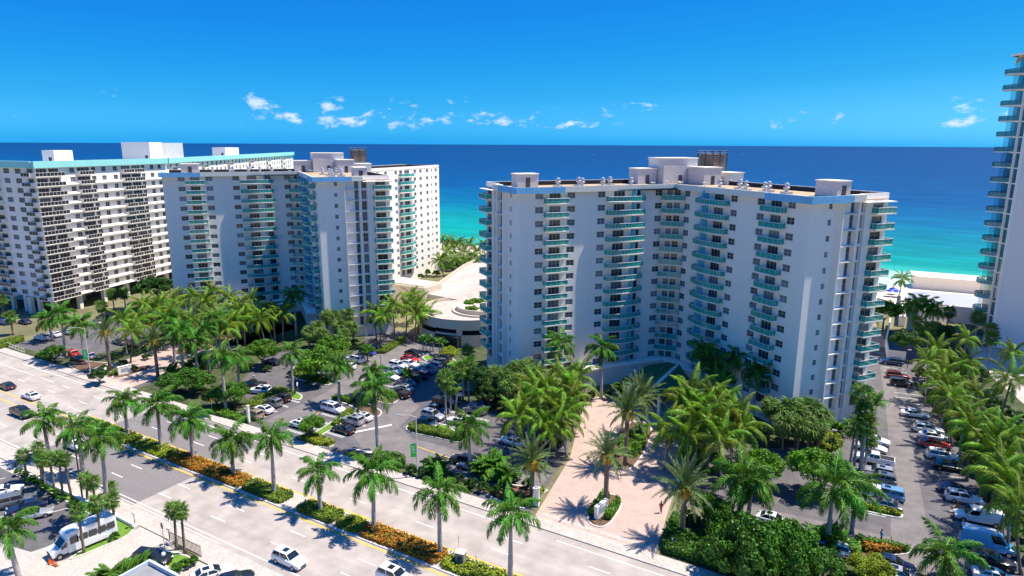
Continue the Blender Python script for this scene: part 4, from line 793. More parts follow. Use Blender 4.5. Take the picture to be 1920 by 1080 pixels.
def crown_mesh(kind, seed, lumps=64, per=230, size=.04, flat=.75):
    g = np.random.default_rng(seed); PP, NN = [], []
    for i in range(lumps):
        d = g.normal(0, 1, 3); d /= np.linalg.norm(d); d[2] = abs(d[2])*.95-.25; c = d*g.uniform(.4, .86)*np.array([1, 1, flat]); r_ = g.uniform(.13, .27)
        v = g.normal(0, 1, (per, 3)); v /= np.linalg.norm(v, axis=1)[:, None]; PP.append(c+v*r_*g.uniform(.75, 1.05, (per, 1))*np.array([1, 1, .8])); NN.append(v)
    return quads_mesh('crown', leaf_cloud(np.concatenate(PP), np.concatenate(NN), size, seed+1), LEAF[kind])
CR = {k: [crown_mesh(k, 100+i+len(k)*7) for i in range(2)] for k in ('bright', 'mid', 'dark', 'lime')}
CRS = {k: [crown_mesh(k, 200+i+len(k)*5, 24, 130, .085, .85) for i in range(2)] for k in ('bright', 'mid', 'dark', 'lime')}
def tree(kind, cx, cy, r_px, h, label, cat='tree', name='shade_tree', group=None, squash=1.0):
    p = at(cx, cy, h); sc_ = r_px*(p-CAMP).length/F; rr = random.Random(int(cx*13+cy)); root = empty(name, (p.x, p.y, 0), rr.uniform(0, 6.28), label, cat, group)
    th = max(.4, h-sc_*.55*squash); q = MB().tube([(0, 0, 0), (.06, .03, th*.5), (0, 0, th)], [.10+.05*sc_, .09+.035*sc_, .07+.02*sc_], 7)
    for j in range(4): a = j*1.6+.4; q.tube([(0, 0, th*.75), (.28*sc_*math.cos(a), .28*sc_*math.sin(a), th+.15*sc_), (.5*sc_*math.cos(a), .5*sc_*math.sin(a), th+.45*sc_)], [.09, .06, .03], 5)
    q.build('trunk', BARK, root)
    o = mobj('crown', rr.choice(CR[kind] if sc_ > 1.9 else CRS[kind]), root, (0, 0, h), 0); o.scale = (sc_*1.08, sc_*1.08, sc_*1.08*squash); return root
for i, (k, x, y, r_, h, l) in enumerate([('dark', 292, 537, 30, 5, 'dark dense tree between the mint block and the left tower'), ('bright', 490, 656, 30, 4.2, 'round bright green tree left of the two large car park trees'), ('bright', 602, 678, 44, 4.6, 'broad bright green tree shading the car park island'), ('bright', 622, 648, 32, 5, 'bright green tree behind the broad island tree'), ('mid', 355, 714, 36, 3, 'dark green bushy tree beside the avenue right of the entrance sign'), ('mid', 322, 716, 24, 2.6, 'small dark tree nearest the left entrance sign'), ('mid', 440, 736, 30, 3, 'dark bushy tree beside the tall royal palm and white parked cars'), ('mid', 405, 740, 22, 2.6, 'small bushy tree between two dark verge trees'), ('bright', 585, 795, 24, 2.8, 'rounded small tree hiding a white car near the lot entry'), ('dark', 898, 704, 28, 6, 'dark tree in the shade left of the fan palm clump'), ('dark', 915, 735, 26, 3.6, 'dark low tree behind the blue sports car'), ('bright', 908, 738, 13, 2.2, 'small sunlit bright tree in front of dark foliage'), ('bright', 1433, 868, 36, 4.5, 'bright round tree behind the large royal palm right of the driveway'), ('bright', 1530, 872, 44, 4.6, 'broad bright tree beside the right lot cars'), ('mid', 1402, 1026, 66, 3.9, 'largest green tree at the bottom right of the driveway'), ('mid', 1480, 1030, 56, 3.8, 'green tree at the bottom right, right of the largest one'), ('mid', 1352, 968, 34, 3.2, 'mid green tree behind the date palm at the driveway'), ('mid', 1322, 946, 26, 3.0, 'dark tree just behind the right driveway date palm'), ('mid', 1545, 1052, 34, 3.0, 'mid green tree at the bottom edge below the leaning royal palm'), ('lime', 1632, 1064, 34, 1.9, 'yellow green bush at the bottom edge near the dark sedan'), ('mid', 1660, 580, 26, 6, 'green tree at the seaward end of the right tower'), ('dark', 1700, 637, 26, 5, 'dark tree below the white ramp wall'), ('dark', 1762, 622, 26, 4, 'dark tree below the beach pavilion'), ('mid', 100, 660, 18, 2.6, 'small flowering tree beside the red parked car'), ('dark', 185, 702, 16, 2.2, 'small dark tree by the left lamp with the banner'), ('dark', 1365, 705, 30, 5, 'dark tree at the foot of the right tower inner corner'), ('mid', 688, 655, 16, 3, 'small green tree beside the blue sedan'), ('dark', 760, 868, 0.01, 1, '')]):
    if l: tree(k, x, y, r_, h, l, squash=1.35 if r_ > 50 or x in (1352, 1322) else 1.0)
def shrubs(lst, kind, desc, where, group, hh=1.2, cat='shrub'):
    out = []
    for (x, y, r_) in lst:
        p = at(x, y, hh*.55); s_ = r_*(p-CAMP).length/F; rr = random.Random(int(x*7+y*3)); root = empty('shrub', (p.x, p.y, .03), rr.uniform(0, 6))
        MB().tube([(0, 0, 0), (.05, 0, hh*.5)], [.07, .04], 5).build('stem', BARK, root); o = mobj('foliage', rr.choice(CRS[kind]), root, (0, 0, hh*.55)); o.scale = (s_, s_, max(.5, hh*.75)); out.append((x, root))
    order_labels(out, desc, where, cat, group)
shrubs([(1722, 722, 10), (1734, 740, 10), (1748, 754, 10), (1760, 772, 11), (1772, 788, 11), (1784, 802, 12), (1798, 824, 12), (1812, 844, 12), (1826, 864, 13), (1840, 886, 13), (1854, 908, 14), (1868, 932, 14), (1884, 952, 15), (1900, 977, 16), (1914, 1002, 16), (1918, 1040, 18)], 'mid', 'green hedge shrub', 'beside the right lot cars', 'shrubs along the right lot', 1.6)
shrubs([(1730, 700, 18), (1750, 740, 18), (1780, 770, 18), (1800, 815, 20), (1830, 850, 22), (1850, 880, 22), (1872, 915, 24), (1898, 940, 22), (1840, 700, 14), (1870, 760, 18), (1900, 780, 22), (1905, 880, 24), (1800, 700, 16), (1765, 650, 16)], 'dark', 'dark understorey shrub', 'under the boundary palms', 'dark shrubs at right', 2.6)
shrubs([(812, 500, 10), (826, 498, 10), (840, 502, 11), (856, 498, 11), (872, 500, 11), (888, 502, 11), (902, 503, 10), (834, 482, 9), (850, 474, 9), (866, 486, 9), (884, 478, 9), (898, 486, 9), (800, 510, 9), (818, 512, 9), (790, 518, 8), (860, 510, 9)], 'mid', 'sea grape shrub', 'in the dune garden', 'dune garden shrubs', 2.6)
shrubs([(868, 572, 7), (880, 568, 8), (892, 570, 8), (902, 576, 7), (876, 582, 7), (890, 584, 8), (905, 586, 7)], 'bright', 'leafy plant', 'in the round ramp planter', 'plants in the round planter', 7.2)
for o in [q for q in bpy.data.objects if q.get('group') == 'plants in the round planter']:
    o.location = (-93+5*math.cos(o.location.x*9), 146+5*math.sin(o.location.x*9), 7.35)
    for c_ in o.children: c_.location.z = .2; c_.scale = (2.3, 2.3, 1.3) if c_.name.startswith('foliage') else (1, 1, .1)
shrubs([(240, 652, 9), (258, 660, 9), (275, 668, 9), (215, 668, 9), (230, 680, 10), (250, 690, 9), (195, 690, 10), (330, 640, 10), (380, 640, 10), (360, 655, 10), (410, 640, 10), (438, 640, 10), (300, 630, 9), (470, 630, 10), (500, 690, 10), (545, 700, 10), (580, 716, 9), (640, 640, 9), (665, 640, 9)], 'dark', 'dark low shrub', 'in the left grove beds', 'low shrubs in the left grove', 1.5)
shrubs([(770, 880, 14), (790, 884, 13), (812, 880, 14), (838, 892, 14), (860, 898, 14), (884, 905, 14), (906, 912, 14), (930, 918, 14), (952, 925, 14), (972, 932, 13), (800, 868, 13), (990, 905, 12)], 'dark', 'dark green shrub', 'in the verge bed left of the driveway', 'verge shrubs left of the driveway', 1.7)
shrubs([(1260, 985, 14), (1275, 1000, 14), (1295, 1010, 15), (1318, 1000, 15), (1300, 975, 14), (1330, 985, 14), (1285, 960, 12), (1345, 1010, 15), (1310, 1030, 14), (1345, 1040, 16), (1460, 1075, 18), (1520, 1078, 18), (1575, 1070, 16), (1265, 880, 12), (1285, 890, 13), (1300, 870, 13), (1320, 885, 13), (1345, 880, 13), (1365, 870, 12), (1280, 850, 12), (1310, 850, 12), (1340, 855, 12)], 'mid', 'leafy garden shrub', 'right of the pink driveway', 'garden shrubs right of the driveway', 1.6)
shrubs([(905, 745, 12), (930, 750, 12), (955, 755, 12), (980, 760, 12), (1005, 755, 12), (1020, 770, 12), (1045, 790, 12), (1060, 800, 11), (1030, 840, 11), (1048, 830, 11), (1010, 830, 11), (1075, 770, 11), (1090, 745, 11), (1110, 740, 10), (1140, 740, 10), (1440, 810, 14), (1470, 815, 14), (1500, 820, 14), (1530, 825, 14), (1410, 800, 14), (1560, 830, 12), (1385, 790, 14)], 'dark', 'shaded shrub', 'at the foot of the right tower', 'shrubs at the foot of the right tower', 1.8)
shrubs([(1172, 845, 10), (1185, 850, 9), (1190, 835, 9), (1160, 850, 9), (1180, 825, 8)], 'mid', 'leafy shrub', 'in the driveway island bed', 'driveway island shrubs', 1.2)
shrubs([(35, 884, 8), (46, 890, 8), (58, 898, 9), (70, 905, 9), (82, 915, 9), (100, 925, 10), (115, 932, 10), (135, 945, 10), (215, 1005, 8), (345, 1058, 12), (330, 1066, 12), (360, 1050, 11)], 'mid', 'grey-green shrub', 'beside the near lot', 'near lot shrubs', 1.2)
def hedge(label, poly, h, kind='hedge', name='hedge', dens=55, size=.16, cat='hedge', bumpy=.25):
    g = np.random.default_rng(int(abs(poly[0][0]*100)) % 9999); A = np.array(poly); n = len(A)
    if sum(A[i][0]*A[(i+1) % n][1]-A[(i+1) % n][0]*A[i][1] for i in range(n)) < 0: A = A[::-1]
    mn, mx_ = A.min(0), A.max(0); area = (mx_-mn).prod(); k = int(min(26000, area*dens)); Q = g.uniform(mn, mx_, (k, 2)); ins = np.zeros(k, bool)
    for i in range(n):
        (x1, y1), (x2, y2) = A[i], A[(i+1) % n]; c = ((y1 > Q[:, 1]) != (y2 > Q[:, 1])) & (Q[:, 0] < (x2-x1)*(Q[:, 1]-y1)/(y2-y1+1e-12)+x1); ins ^= c
    Q = Q[ins]; hz = h+bumpy*(np.sin(Q[:, 0]*1.9+np.sin(Q[:, 1]*2.3))*.5)+g.uniform(-.16, .1, len(Q)); P = [np.column_stack([Q, hz])]; NN = [np.tile((0, 0, 1.), (len(Q), 1))]
    for i in range(n):
        p, q = A[i], A[(i+1) % n]; ln = np.hypot(*(q-p)); m_ = int(ln*h*dens*.8)
        if m_ < 1: continue
        u = g.uniform(0, 1, m_); nn = np.array([(q-p)[1], -(q-p)[0]])/ln; base = p+(q-p)*u[:, None]+nn*g.uniform(-.12, .12, (m_, 1)); P.append(np.column_stack([base, g.uniform(.05, h, m_)])); NN.append(np.tile((*nn, .3), (m_, 1)))
    root = empty(name, (float(A[:, 0].mean()), float(A[:, 1].mean()), .1), 0, label, cat); off = np.array([A[:, 0].mean(), A[:, 1].mean(), 0])
    mobj('foliage', quads_mesh('foliage', leaf_cloud(np.concatenate(P)-off, np.concatenate(NN), size, 5), LEAF[kind]), root)
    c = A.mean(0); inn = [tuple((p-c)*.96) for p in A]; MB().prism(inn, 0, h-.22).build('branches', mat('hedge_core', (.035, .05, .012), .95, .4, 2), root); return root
# median planting: clipped green and orange-leaved blocks
MED = [('hedge', -121, -107.5, 'green hedge block at the far left end of the median'), ('lime', -107, -97.3, 'lime green low block of the median around the second palm'), ('orange', -97, -79.5, 'long orange-leaved block of the median around the third and fourth palms'), ('hedge', -79, -70.5, 'green hedge block of the median around the fifth palm'), ('hedge', -67.6, -60.6, 'green hedge block of the median around the sixth palm'), ('lime', -60.2, -56.2, 'short lime green block of the median before the seventh palm'), ('orange', -55.9, -43.2, 'longest orange-leaved block of the median around the seventh and eighth palms'), ('lime', -42.9, -32.5, 'flat lime green block around the utility cabinet'), ('hedge', -32.2, -20, 'green hedge block at the right end of the median')]
for k, a, c, l in MED:
    q = rounded(a, c, 56.75, 59.7, .8, 3); hedge(l, q, .55 if k != 'lime' else .4, k)
# other hedges
hedge('clipped hedge right of the driveway along the pavement', [(-20, 73.3), (-8, 73.3), (6, 73.3), (6, 76), (-8, 76.2), (-19.5, 78.5), (-20.3, 82), (-21.6, 82), (-21, 75)], 1.0, 'mid')
hedge('rounded hedge left of the white entrance sign', [(-31.9, 76.6), (-30.7, 76.6), (-31.0, 82.2), (-32.2, 82.6)], .9, 'bright', bumpy=.4)
hedge('rounded hedge right of the white entrance sign', [(-29.6, 76.6), (-28.7, 76.8), (-29.0, 81.4), (-29.9, 82.2)], .9, 'bright', bumpy=.4)
hedge('bright ground cover in the driveway island', [(-34.6, 96), (-32, 96), (-32.2, 101), (-34, 108), (-36, 109), (-36.4, 100)], .5, 'bright')
hedge('lime hedge edging the bed left of the driveway', [(-40.0, 79.3), (-40.6, 79.3), (-40.3, 74.6), (-44, 74.6), (-44, 73.9), (-39.8, 73.9)], .7, 'lime')
hedge('green hedge on the island below the dark sedan', pp((766, 803), (770, 810), (860, 829), (868, 826), (845, 814), (775, 798)), .8, 'hedge')
hedge('green hedge on the island by the gold minivan', pp((478, 770), (508, 756), (545, 745), (556, 738), (520, 731), (494, 740), (460, 764)), .8, 'hedge')
hedge('feathery grass hedge at the lot entry island', pp((562, 826), (592, 836), (616, 839), (628, 833), (600, 822), (580, 814)), .7, 'lime')
hedge('green hedge between the two facing rows of white cars', pp((622, 798), (632, 800), (664, 775), (655, 771)), .7, 'hedge')
hedge('green hedge on the island beside the white minivan', pp((622, 750), (650, 755), (660, 758), (652, 750), (630, 746)), .8, 'bright')
hedge('green hedge under the broad island tree', pp((542, 702), (562, 711), (600, 719), (616, 721), (621, 716), (598, 707), (565, 692)), .6, 'hedge')
hedge('clipped green hedge along the left verge', pp((385, 775), (400, 779), (465, 795), (470, 790), (440, 778), (412, 765)), .6, 'bright')
hedge('flat lawn hedge at the entry beside the sign post', pp((590, 848), (620, 856), (640, 862), (648, 856), (620, 846)), .4, 'lime') if 0 else None
hedge('grey-green round hedge at the lot entry below the lamp', pp((702, 868), (730, 876), (760, 878), (758, 866), (730, 858), (706, 858)), 1.2, 'mid', bumpy=.5)
hedge('yellow green hedge beside the right tower corner', pp((1532, 842), (1560, 848), (1580, 838), (1570, 822), (1545, 820), (1530, 828)), 1.0, 'lime')
hedge('low hedge at the tip of the right lot island', pp((1625, 957), (1685, 970), (1690, 967), (1640, 953), (1615, 948)), .6, 'lime')
hedge('clipped hedge edging the right foreground bed', pp((1600, 1020), (1608, 1014), (1650, 1024), (1705, 1034), (1700, 1038), (1648, 1030), (1612, 1022), (1612, 1058), (1602, 1058)), .9, 'bright')
hedge('rusty ornamental grass inside the clipped hedge', pp((1616, 1026), (1650, 1032), (1690, 1039), (1650, 1040), (1620, 1036)), .9, 'orange', cat='shrub')
hedge('yellow flower bed beside the garage entrance', pp((826, 668), (850, 670), (862, 662), (850, 655), (832, 656)), .7, 'lime')
hedge('trimmed hedge along the foot of the left tower', pp((690, 662), (722, 664), (762, 640), (756, 634), (720, 652), (688, 652)), .7, 'hedge')
hedge('roadside hedge at the far left beside the white railing', pp((0, 656), (22, 649), (46, 640), (44, 634), (20, 638), (0, 644)), .8, 'hedge')
hedge('low hedge left of the lamp with the banner', pp((66, 672), (92, 678), (100, 672), (76, 662)), .7, 'hedge')
hedge('green hedge beside the left entrance sign', pp((205, 707), (232, 702), (252, 692), (244, 688), (216, 696)), .7, 'hedge')
# ================================================================ vehicles
def paint(n, c, metal=.0, rough=.32): return mat('car_paint_'+n, c, rough, .03, 1, metal=metal, spec=.5, coat=.6)
CP = {'white': paint('white', (.78, .78, .78)), 'silver': paint('silver', (.46, .47, .50), .5), 'grey': paint('grey', (.17, .18, .20), .4), 'black': paint('black', (.012, .012, .015)), 'dark blue': paint('navy', (.015, .03, .10), .2), 'blue': paint('blue', (.01, .05, .45), .2), 'light blue': paint('light_blue', (.18, .36, .58), .3), 'red': paint('red', (.50, .015, .012)), 'dark red': paint('maroon', (.16, .012, .02), .2), 'gold': paint('gold', (.36, .28, .19), .4), 'sky': paint('sky', (.10, .42, .72), .1)}
CARGL = mat('car_glass', (.012, .016, .02), .04, .1, 1, spec=.8, coat=.3); TYRE = mat('tyre', (.015, .015, .016), .85, .2, 3); RIM = mat('alloy_rim', (.42, .43, .45), .35, .1, 3, metal=.8)
LAMPF = mat('headlamp', (.75, .78, .80), .1, .05, 1, spec=.8); LAMPR = mat('tail_lamp', (.45, .01, .01), .2, .1, 1, spec=.6); TRIM = mat('black_trim', (.018, .018, .02), .6, .1, 1); PLATE = mat('number_plate', (.7, .7, .66), .5, .05, 1)
KINDS = {  # L, W, H, belt, hood, tail, cabin base rear/front, cabin top rear/front
 'sedan': (4.75, 1.84, 1.44, .93, .86, .95, -1.95, 1.0, -1.15, .15), 'suv': (4.7, 1.9, 1.7, 1.06, 1.02, 1.05, -2.25, 1.0, -1.95, .25), 'minivan': (5.1, 1.98, 1.76, 1.08, 1.0, 1.05, -2.45, 1.55, -2.2, .55), 'pickup': (5.7, 2.0, 1.88, 1.2, 1.16, 1.2, -.75, 1.35, -.6, .55), 'van': (5.6, 2.02, 2.12, 1.2, 1.12, 1.2, -2.72, 1.75, -2.66, 1.0), 'sprinter': (6.1, 2.02, 2.65, 1.3, 1.15, 1.3, -2.98, 2.2, -2.92, 1.3), 'coupe': (4.6, 1.9, 1.3, .88, .8, .92, -1.9, .85, -1.0, -.05), 'jeep': (4.4, 1.88, 1.85, 1.15, 1.12, 1.15, -2.1, .75, -2.05, .5)}
SIGNWH = mat('white_panel', (.8, .8, .8), .4, .02)
CM = {}
def car_proto(kind):
    L_, W_, H_, be, ho, ta, b0, b1, t0, t1 = KINDS[kind]; hw = W_/2; x0, x1 = -L_/2, L_/2; zb = .26 if kind not in ('pickup', 'jeep', 'van', 'sprinter') else .36
    st = [(x0, zb+.14, ta-.22, .86), (x0+.1, zb+.02, ta-.06, .96), (x0+.5, zb, ta, 1), (b0+.3, zb, be, 1), (0, zb, be, 1), (b1, zb, min(be, ho+.03), 1), (b1+.45*(x1-b1), zb, ho-.04, .98), (x1-.28, zb+.02, ho-.16, .93), (x1-.05, zb+.06, ho-.30, .84), (x1, zb+.14, ho-.38, .74)]
    st = sorted(st); mb = MB(); n = 10; rings = []
    for x, z0, z1, k in st:
        w_ = hw*k; zm = z0+(z1-z0)*.55; half = [(w_*.86, z0), (w_*.99, z0+.12), (w_, zm), (w_*.95, z1-.07), (w_*.82, z1)]
        rings += [(x, y, z) for y, z in half]+[(x, -y, z) for y, z in half[::-1]]
    m_ = len(st); mb.add(rings, [(i*n+k, (i+1)*n+k, (i+1)*n+(k+1) % n, i*n+(k+1) % n)[::-1] for i in range(m_-1) for k in range(n)]+[tuple(range(n))[::-1][::-1], tuple(range((m_-1)*n, m_*n))[::-1]])
    wb, wt = hw*.88, hw*.72 if kind not in ('van', 'sprinter', 'jeep') else hw*.8
    zt = H_; zr = H_-.09
    C = [(b0, -wb, be-.05), (b1, -wb, be-.05), (b1, wb, be-.05), (b0, wb, be-.05), (t0, -wt, zr), (t1, -wt, zr), (t1, wt, zr), (t0, wt, zr), (t0+.14, -wt*.86, zt), (t1-.22, -wt*.86, zt-.02), (t1-.22, wt*.86, zt-.02), (t0+.14, wt*.86, zt)]
    mb.add(C, [(0, 1, 5, 4), (1, 2, 6, 5), (2, 3, 7, 6), (3, 0, 4, 7), (4, 5, 9, 8), (5, 6, 10, 9), (6, 7, 11, 10), (7, 4, 8, 11), (8, 9, 10, 11)])
    if kind == 'pickup':
        for y in (-hw*.93, hw*.85): mb.box(x0+.08, b0+.05, y, y+hw*.08, be-.02, be+.1)
        mb.box(x0+.06, x0+.16, -hw*.85, hw*.85, be-.02, be+.1)
    body = mb.mesh('body', CP['white'], True); body.set_sharp_from_angle(angle=R(32))
    parts = [('body', body, (0, 0, 0))]
    def panel(nm, A, B, Cc_, D, M_=CARGL, ins=.1, out=.012):
        A, B, Cc_, D = map(Vector, (A, B, Cc_, D)); c = (A+B+Cc_+D)/4; n_ = (B-A).cross(D-A).normalized(); q = [p+(c-p)*ins+n_*out for p in (A, B, Cc_, D)]
        mbp = MB(); mbp.add(q, [(0, 1, 2, 3)]); parts.append((nm, mbp.mesh(nm, M_), (0, 0, 0)))
    zl = be+.0; V3 = lambda i: Vector(C[i])
    def side(sgn):
        a, b_, c, d = (V3(0), V3(1), V3(5), V3(4)) if sgn < 0 else (V3(2), V3(3), V3(7), V3(6))
        lo = .12; a2, b2 = a.lerp(d, lo), b_.lerp(c, lo)
        if kind in ('van', 'sprinter'):
            f0, f1 = (.66, .97) if sgn < 0 else (.03, .34); panel('side_window', a2.lerp(b2, f0), a2.lerp(b2, f1), d.lerp(c, f1), d.lerp(c, f0), ins=.12); return
        for f0, f1 in ((.02, .48), (.5, .98)): panel('side_window', a2.lerp(b2, f0), a2.lerp(b2, f1), d.lerp(c, f1), d.lerp(c, f0), ins=.08)
    side(-1); side(1); panel('windscreen', V3(1).lerp(V3(5), .08), V3(2).lerp(V3(6), .08), V3(6), V3(5), ins=.06)
    if kind not in ('van',): panel('rear_window', V3(3).lerp(V3(7), .2), V3(0).lerp(V3(4), .2), V3(4), V3(7), ins=.1)
    if kind in ('suv', 'sedan', 'minivan'): parts.append(('sunroof', MB().box(t1-1.15, t1-.4, -wt*.55, wt*.55, zt-.005, zt+.012).mesh('sunroof', CARGL), (0, 0, 0)))
    if kind == 'sprinter': parts.append(('roof_panel', MB().box(t0+.3, t1-.3, -wt*.8, wt*.8, zt-.01, zt+.02).mesh('roof_panel', SIGNWH), (0, 0, 0)))
    if kind == 'pickup': parts.append(('bed_cover', MB().box(x0+.17, b0-.02, -hw*.84, hw*.84, be+.0, be+.07).mesh('bed_cover', TRIM), (0, 0, 0)))
    r_ = .33 if zb < .3 else .39; wx = (x0+.95, x1-.92)
    ty = MB().tube([(0, -.11, 0), (0, .11, 0)], r_, 14).mesh('wheel', TYRE); rm = MB().tube([(0, -.118, 0), (0, .118, 0)], r_*.62, 10).mesh('rim', RIM)
    for x in wx:
        for y in (-hw+.085, hw-.085): parts.append(('wheel', ty, (x, y, r_)))
    for y in (-hw*.68, hw*.68):
        parts.append(('headlight', MB().box(x1-.22, x1-.03, y-.16, y+.16, ho-.42, ho-.26).mesh('headlight', LAMPF), (0, 0, 0))); parts.append(('tail_light', MB().box(x0-.01, x0+.13, y-.14, y+.2 if y < 0 else y+.14, ta-.36, ta-.18).mesh('tail_light', LAMPR), (0, 0, 0)))
    for y in (-hw-.1, hw-.06): parts.append(('mirror', MB().box(b1-.55, b1-.4, y, y+.16, be-.02, be+.13).mesh('mirror', CP['white']), (0, 0, 0)))
    parts.append(('grille', MB().box(x1-.06, x1+.012, -hw*.42, hw*.42, zb+.16, ho-.38).mesh('grille', TRIM), (0, 0, 0))); parts.append(('number_plate', MB().box(x0-.02, x0+.02, -.16, .16, .55, .68).mesh('number_plate', PLATE), (0, 0, 0)))
    return parts, rm
CARN = {'sedan': 'parked_sedan', 'suv': 'parked_suv', 'minivan': 'parked_minivan', 'pickup': 'parked_pickup', 'van': 'parked_van', 'sprinter': 'parked_van', 'coupe': 'parked_coupe', 'jeep': 'parked_jeep'}
CARC = {'sedan': 'car', 'suv': 'car', 'minivan': 'minivan', 'pickup': 'pickup truck', 'van': 'van', 'sprinter': 'van', 'coupe': 'car', 'jeep': 'car'}
def car(kind, col, x, y, hd, label, group=None, moving=False, roof=None):
    if kind not in CM: CM[kind] = car_proto(kind)
    parts, rm = CM[kind]; p = at(x, y, .7); root = empty((CARN[kind] if not moving else CARN[kind].replace('parked', 'moving')), (p.x, p.y, .03), R(hd), label, CARC[kind], group)
    for nm, me, loc in parts:
        o = mobj(nm, me, root, loc)
        if nm in ('body', 'mirror') and col != 'white': o.material_slots[0].link = 'OBJECT'; o.material_slots[0].material = CP[col]
        if nm == 'wheel': mobj('rim', rm, o)
    return root
# on the avenue
car('sedan', 'black', 12, 722, 180, 'black car driving at the left edge of the far lanes', moving=True)
car('sedan', 'white', 58, 741, 180, 'white car with dark roof driving in the far lanes', moving=True)
car('pickup', 'black', 41, 773, 0, 'black pickup driving in the near lanes at far left', moving=True)
car('suv', 'white', 144, 834, 0, 'white car half hidden by palms in the near lanes', moving=True)
car('suv', 'white', 543, 1047, 0, 'white SUV alone in the near lanes below the median', moving=True)
car('suv', 'white', 741, 1080, 0, 'white car cut off at the bottom edge in the near lanes', moving=True)
G1 = 'cars parked in the central lot'; G2 = 'cars parked in the right lot'; G3 = 'cars parked on the near side'; G4 = 'cars parked in the upper left lot'
for q in (('coupe', 'white', 8, 918, 62, 'white sports car at the left edge of the near lot'), ('jeep', 'grey', 34, 938, 62, 'grey boxy car beside the white sports car'), ('sedan', 'dark blue', 50, 948, 242, 'dark blue car between the boxy car and the silver coupe'), ('coupe', 'silver', 62, 962, 62, 'silver coupe nearest the empty stalls of the near lot'), ('sedan', 'white', 398, 1073, 62, 'white car cut off at the bottom left of the avenue'), ('suv', 'black', 285, 1046, 20, 'black car beside the kiosk'), ('sedan', 'black', 437, 1085, 62, 'black car at the bottom edge beside the pavement')): car(*q, group=G3)
for q in (('minivan', 'gold', 472, 776, 180, 'gold minivan at the end of the row beside the verge'), ('sedan', 'white', 493, 766, 180, 'white sedan right of the gold minivan'), ('suv', 'grey', 510, 754, 180, 'grey SUV between the white sedan and a dark SUV'), ('suv', 'black', 526, 745, 180, 'black SUV beside the planted island with the sign'), ('suv', 'white', 487, 731, 200, 'white SUV nosed into the dark shrubs'), ('pickup', 'black', 473, 722, 200, 'black pickup beside the white SUV at the shrubs'), ('minivan', 'white', 625, 765, 0, 'white minivan in front of the hedge island'), ('sedan', 'white', 566, 795, 0, 'white car hidden behind the rounded small tree'), ('suv', 'silver', 661, 787, 180, 'silver SUV between a black and a white sedan'), ('sedan', 'black', 644, 803, 180, 'black sedan at the near end of its row'), ('sedan', 'white', 678, 780, 180, 'white sedan behind the silver SUV'), ('sedan', 'grey', 664, 742, 180, 'grey car under the big royal palm'), ('minivan', 'white', 666, 673, 180, 'white minivan in the far row before the left tower'), ('suv', 'white', 650, 686, 180, 'white SUV half under the broad island tree'), ('sedan', 'blue', 688, 659, 180, 'blue sedan in the far row before the left tower'), ('suv', 'black', 700, 652, 180, 'black car at the far end beside the blue sedan'), ('sedan', 'dark blue', 509, 677, 180, 'dark car shaded by the round bright tree'),
 ('suv', 'white', 747, 685, 0, 'white SUV behind the silver SUV in the middle row'), ('suv', 'silver', 738, 695, 0, 'silver SUV in the middle row facing right'), ('sedan', 'white', 731, 705, 0, 'white sedan at the near end of the middle row'), ('sedan', 'red', 769, 672, 0, 'bright red car in the central lot'), ('sedan', 'black', 776, 661, 0, 'black car beyond the red car'), ('sedan', 'white', 768, 681, 0, 'white car next to the red car'), ('suv', 'black', 829, 672, 180, 'black SUV at the far end by the garage bed'), ('suv', 'grey', 820, 678, 180, 'grey SUV next to the far black SUV'), ('suv', 'silver', 812, 685, 180, 'silver SUV behind the light blue pickup'), ('pickup', 'light blue', 797, 693, 180, 'light blue pickup in the middle row'), ('suv', 'dark blue', 787, 703, 180, 'dark blue SUV left of the light blue pickup'), ('suv', 'black', 771, 709, 180, 'black SUV in the middle row'), ('sedan', 'grey', 761, 717, 180, 'grey blue sedan in the middle row'), ('sedan', 'silver', 756, 727, 180, 'silver sedan near the end of the middle row'), ('pickup', 'black', 746, 737, 180, 'black pickup with flat bed cover at the row end'), ('pickup', 'black', 836, 753, 0, 'black pickup in the tower shadow'), ('suv', 'dark blue', 848, 738, 0, 'dark blue SUV in the tower shadow'), ('sedan', 'black', 866, 729, 0, 'black car deepest in the tower shadow'), ('sedan', 'dark blue', 820, 766, 0, 'dark sedan behind the silver SUV by the fan palms'), ('suv', 'silver', 812, 778, 0, 'silver SUV left of the tall thin fan palms'), ('sedan', 'grey', 801, 791, 0, 'grey sedan beside the hedge island'), ('coupe', 'blue', 899, 759, 180, 'vivid blue sports car at the edge of the shadow'), ('suv', 'grey', 892, 768, 180, 'grey SUV in front of the blue sports car'), ('sedan', 'white', 858, 788, 180, 'white car between fan palms and royal palm'), ('sedan', 'silver', 884, 872, 180, 'silver car behind the verge palms'), ('suv', 'black', 868, 862, 180, 'black car behind the verge shrubs'), ('sedan', 'white', 960, 826, 180, 'white car under the coconut palms left of the driveway')): car(*q, group=G1)
car('suv', 'sky', 1279, 906, 100, 'blue and white vehicle behind the date palm at the driveway'); car('sedan', 'white', 1452, 973, 0, 'white car behind the big foreground trees')
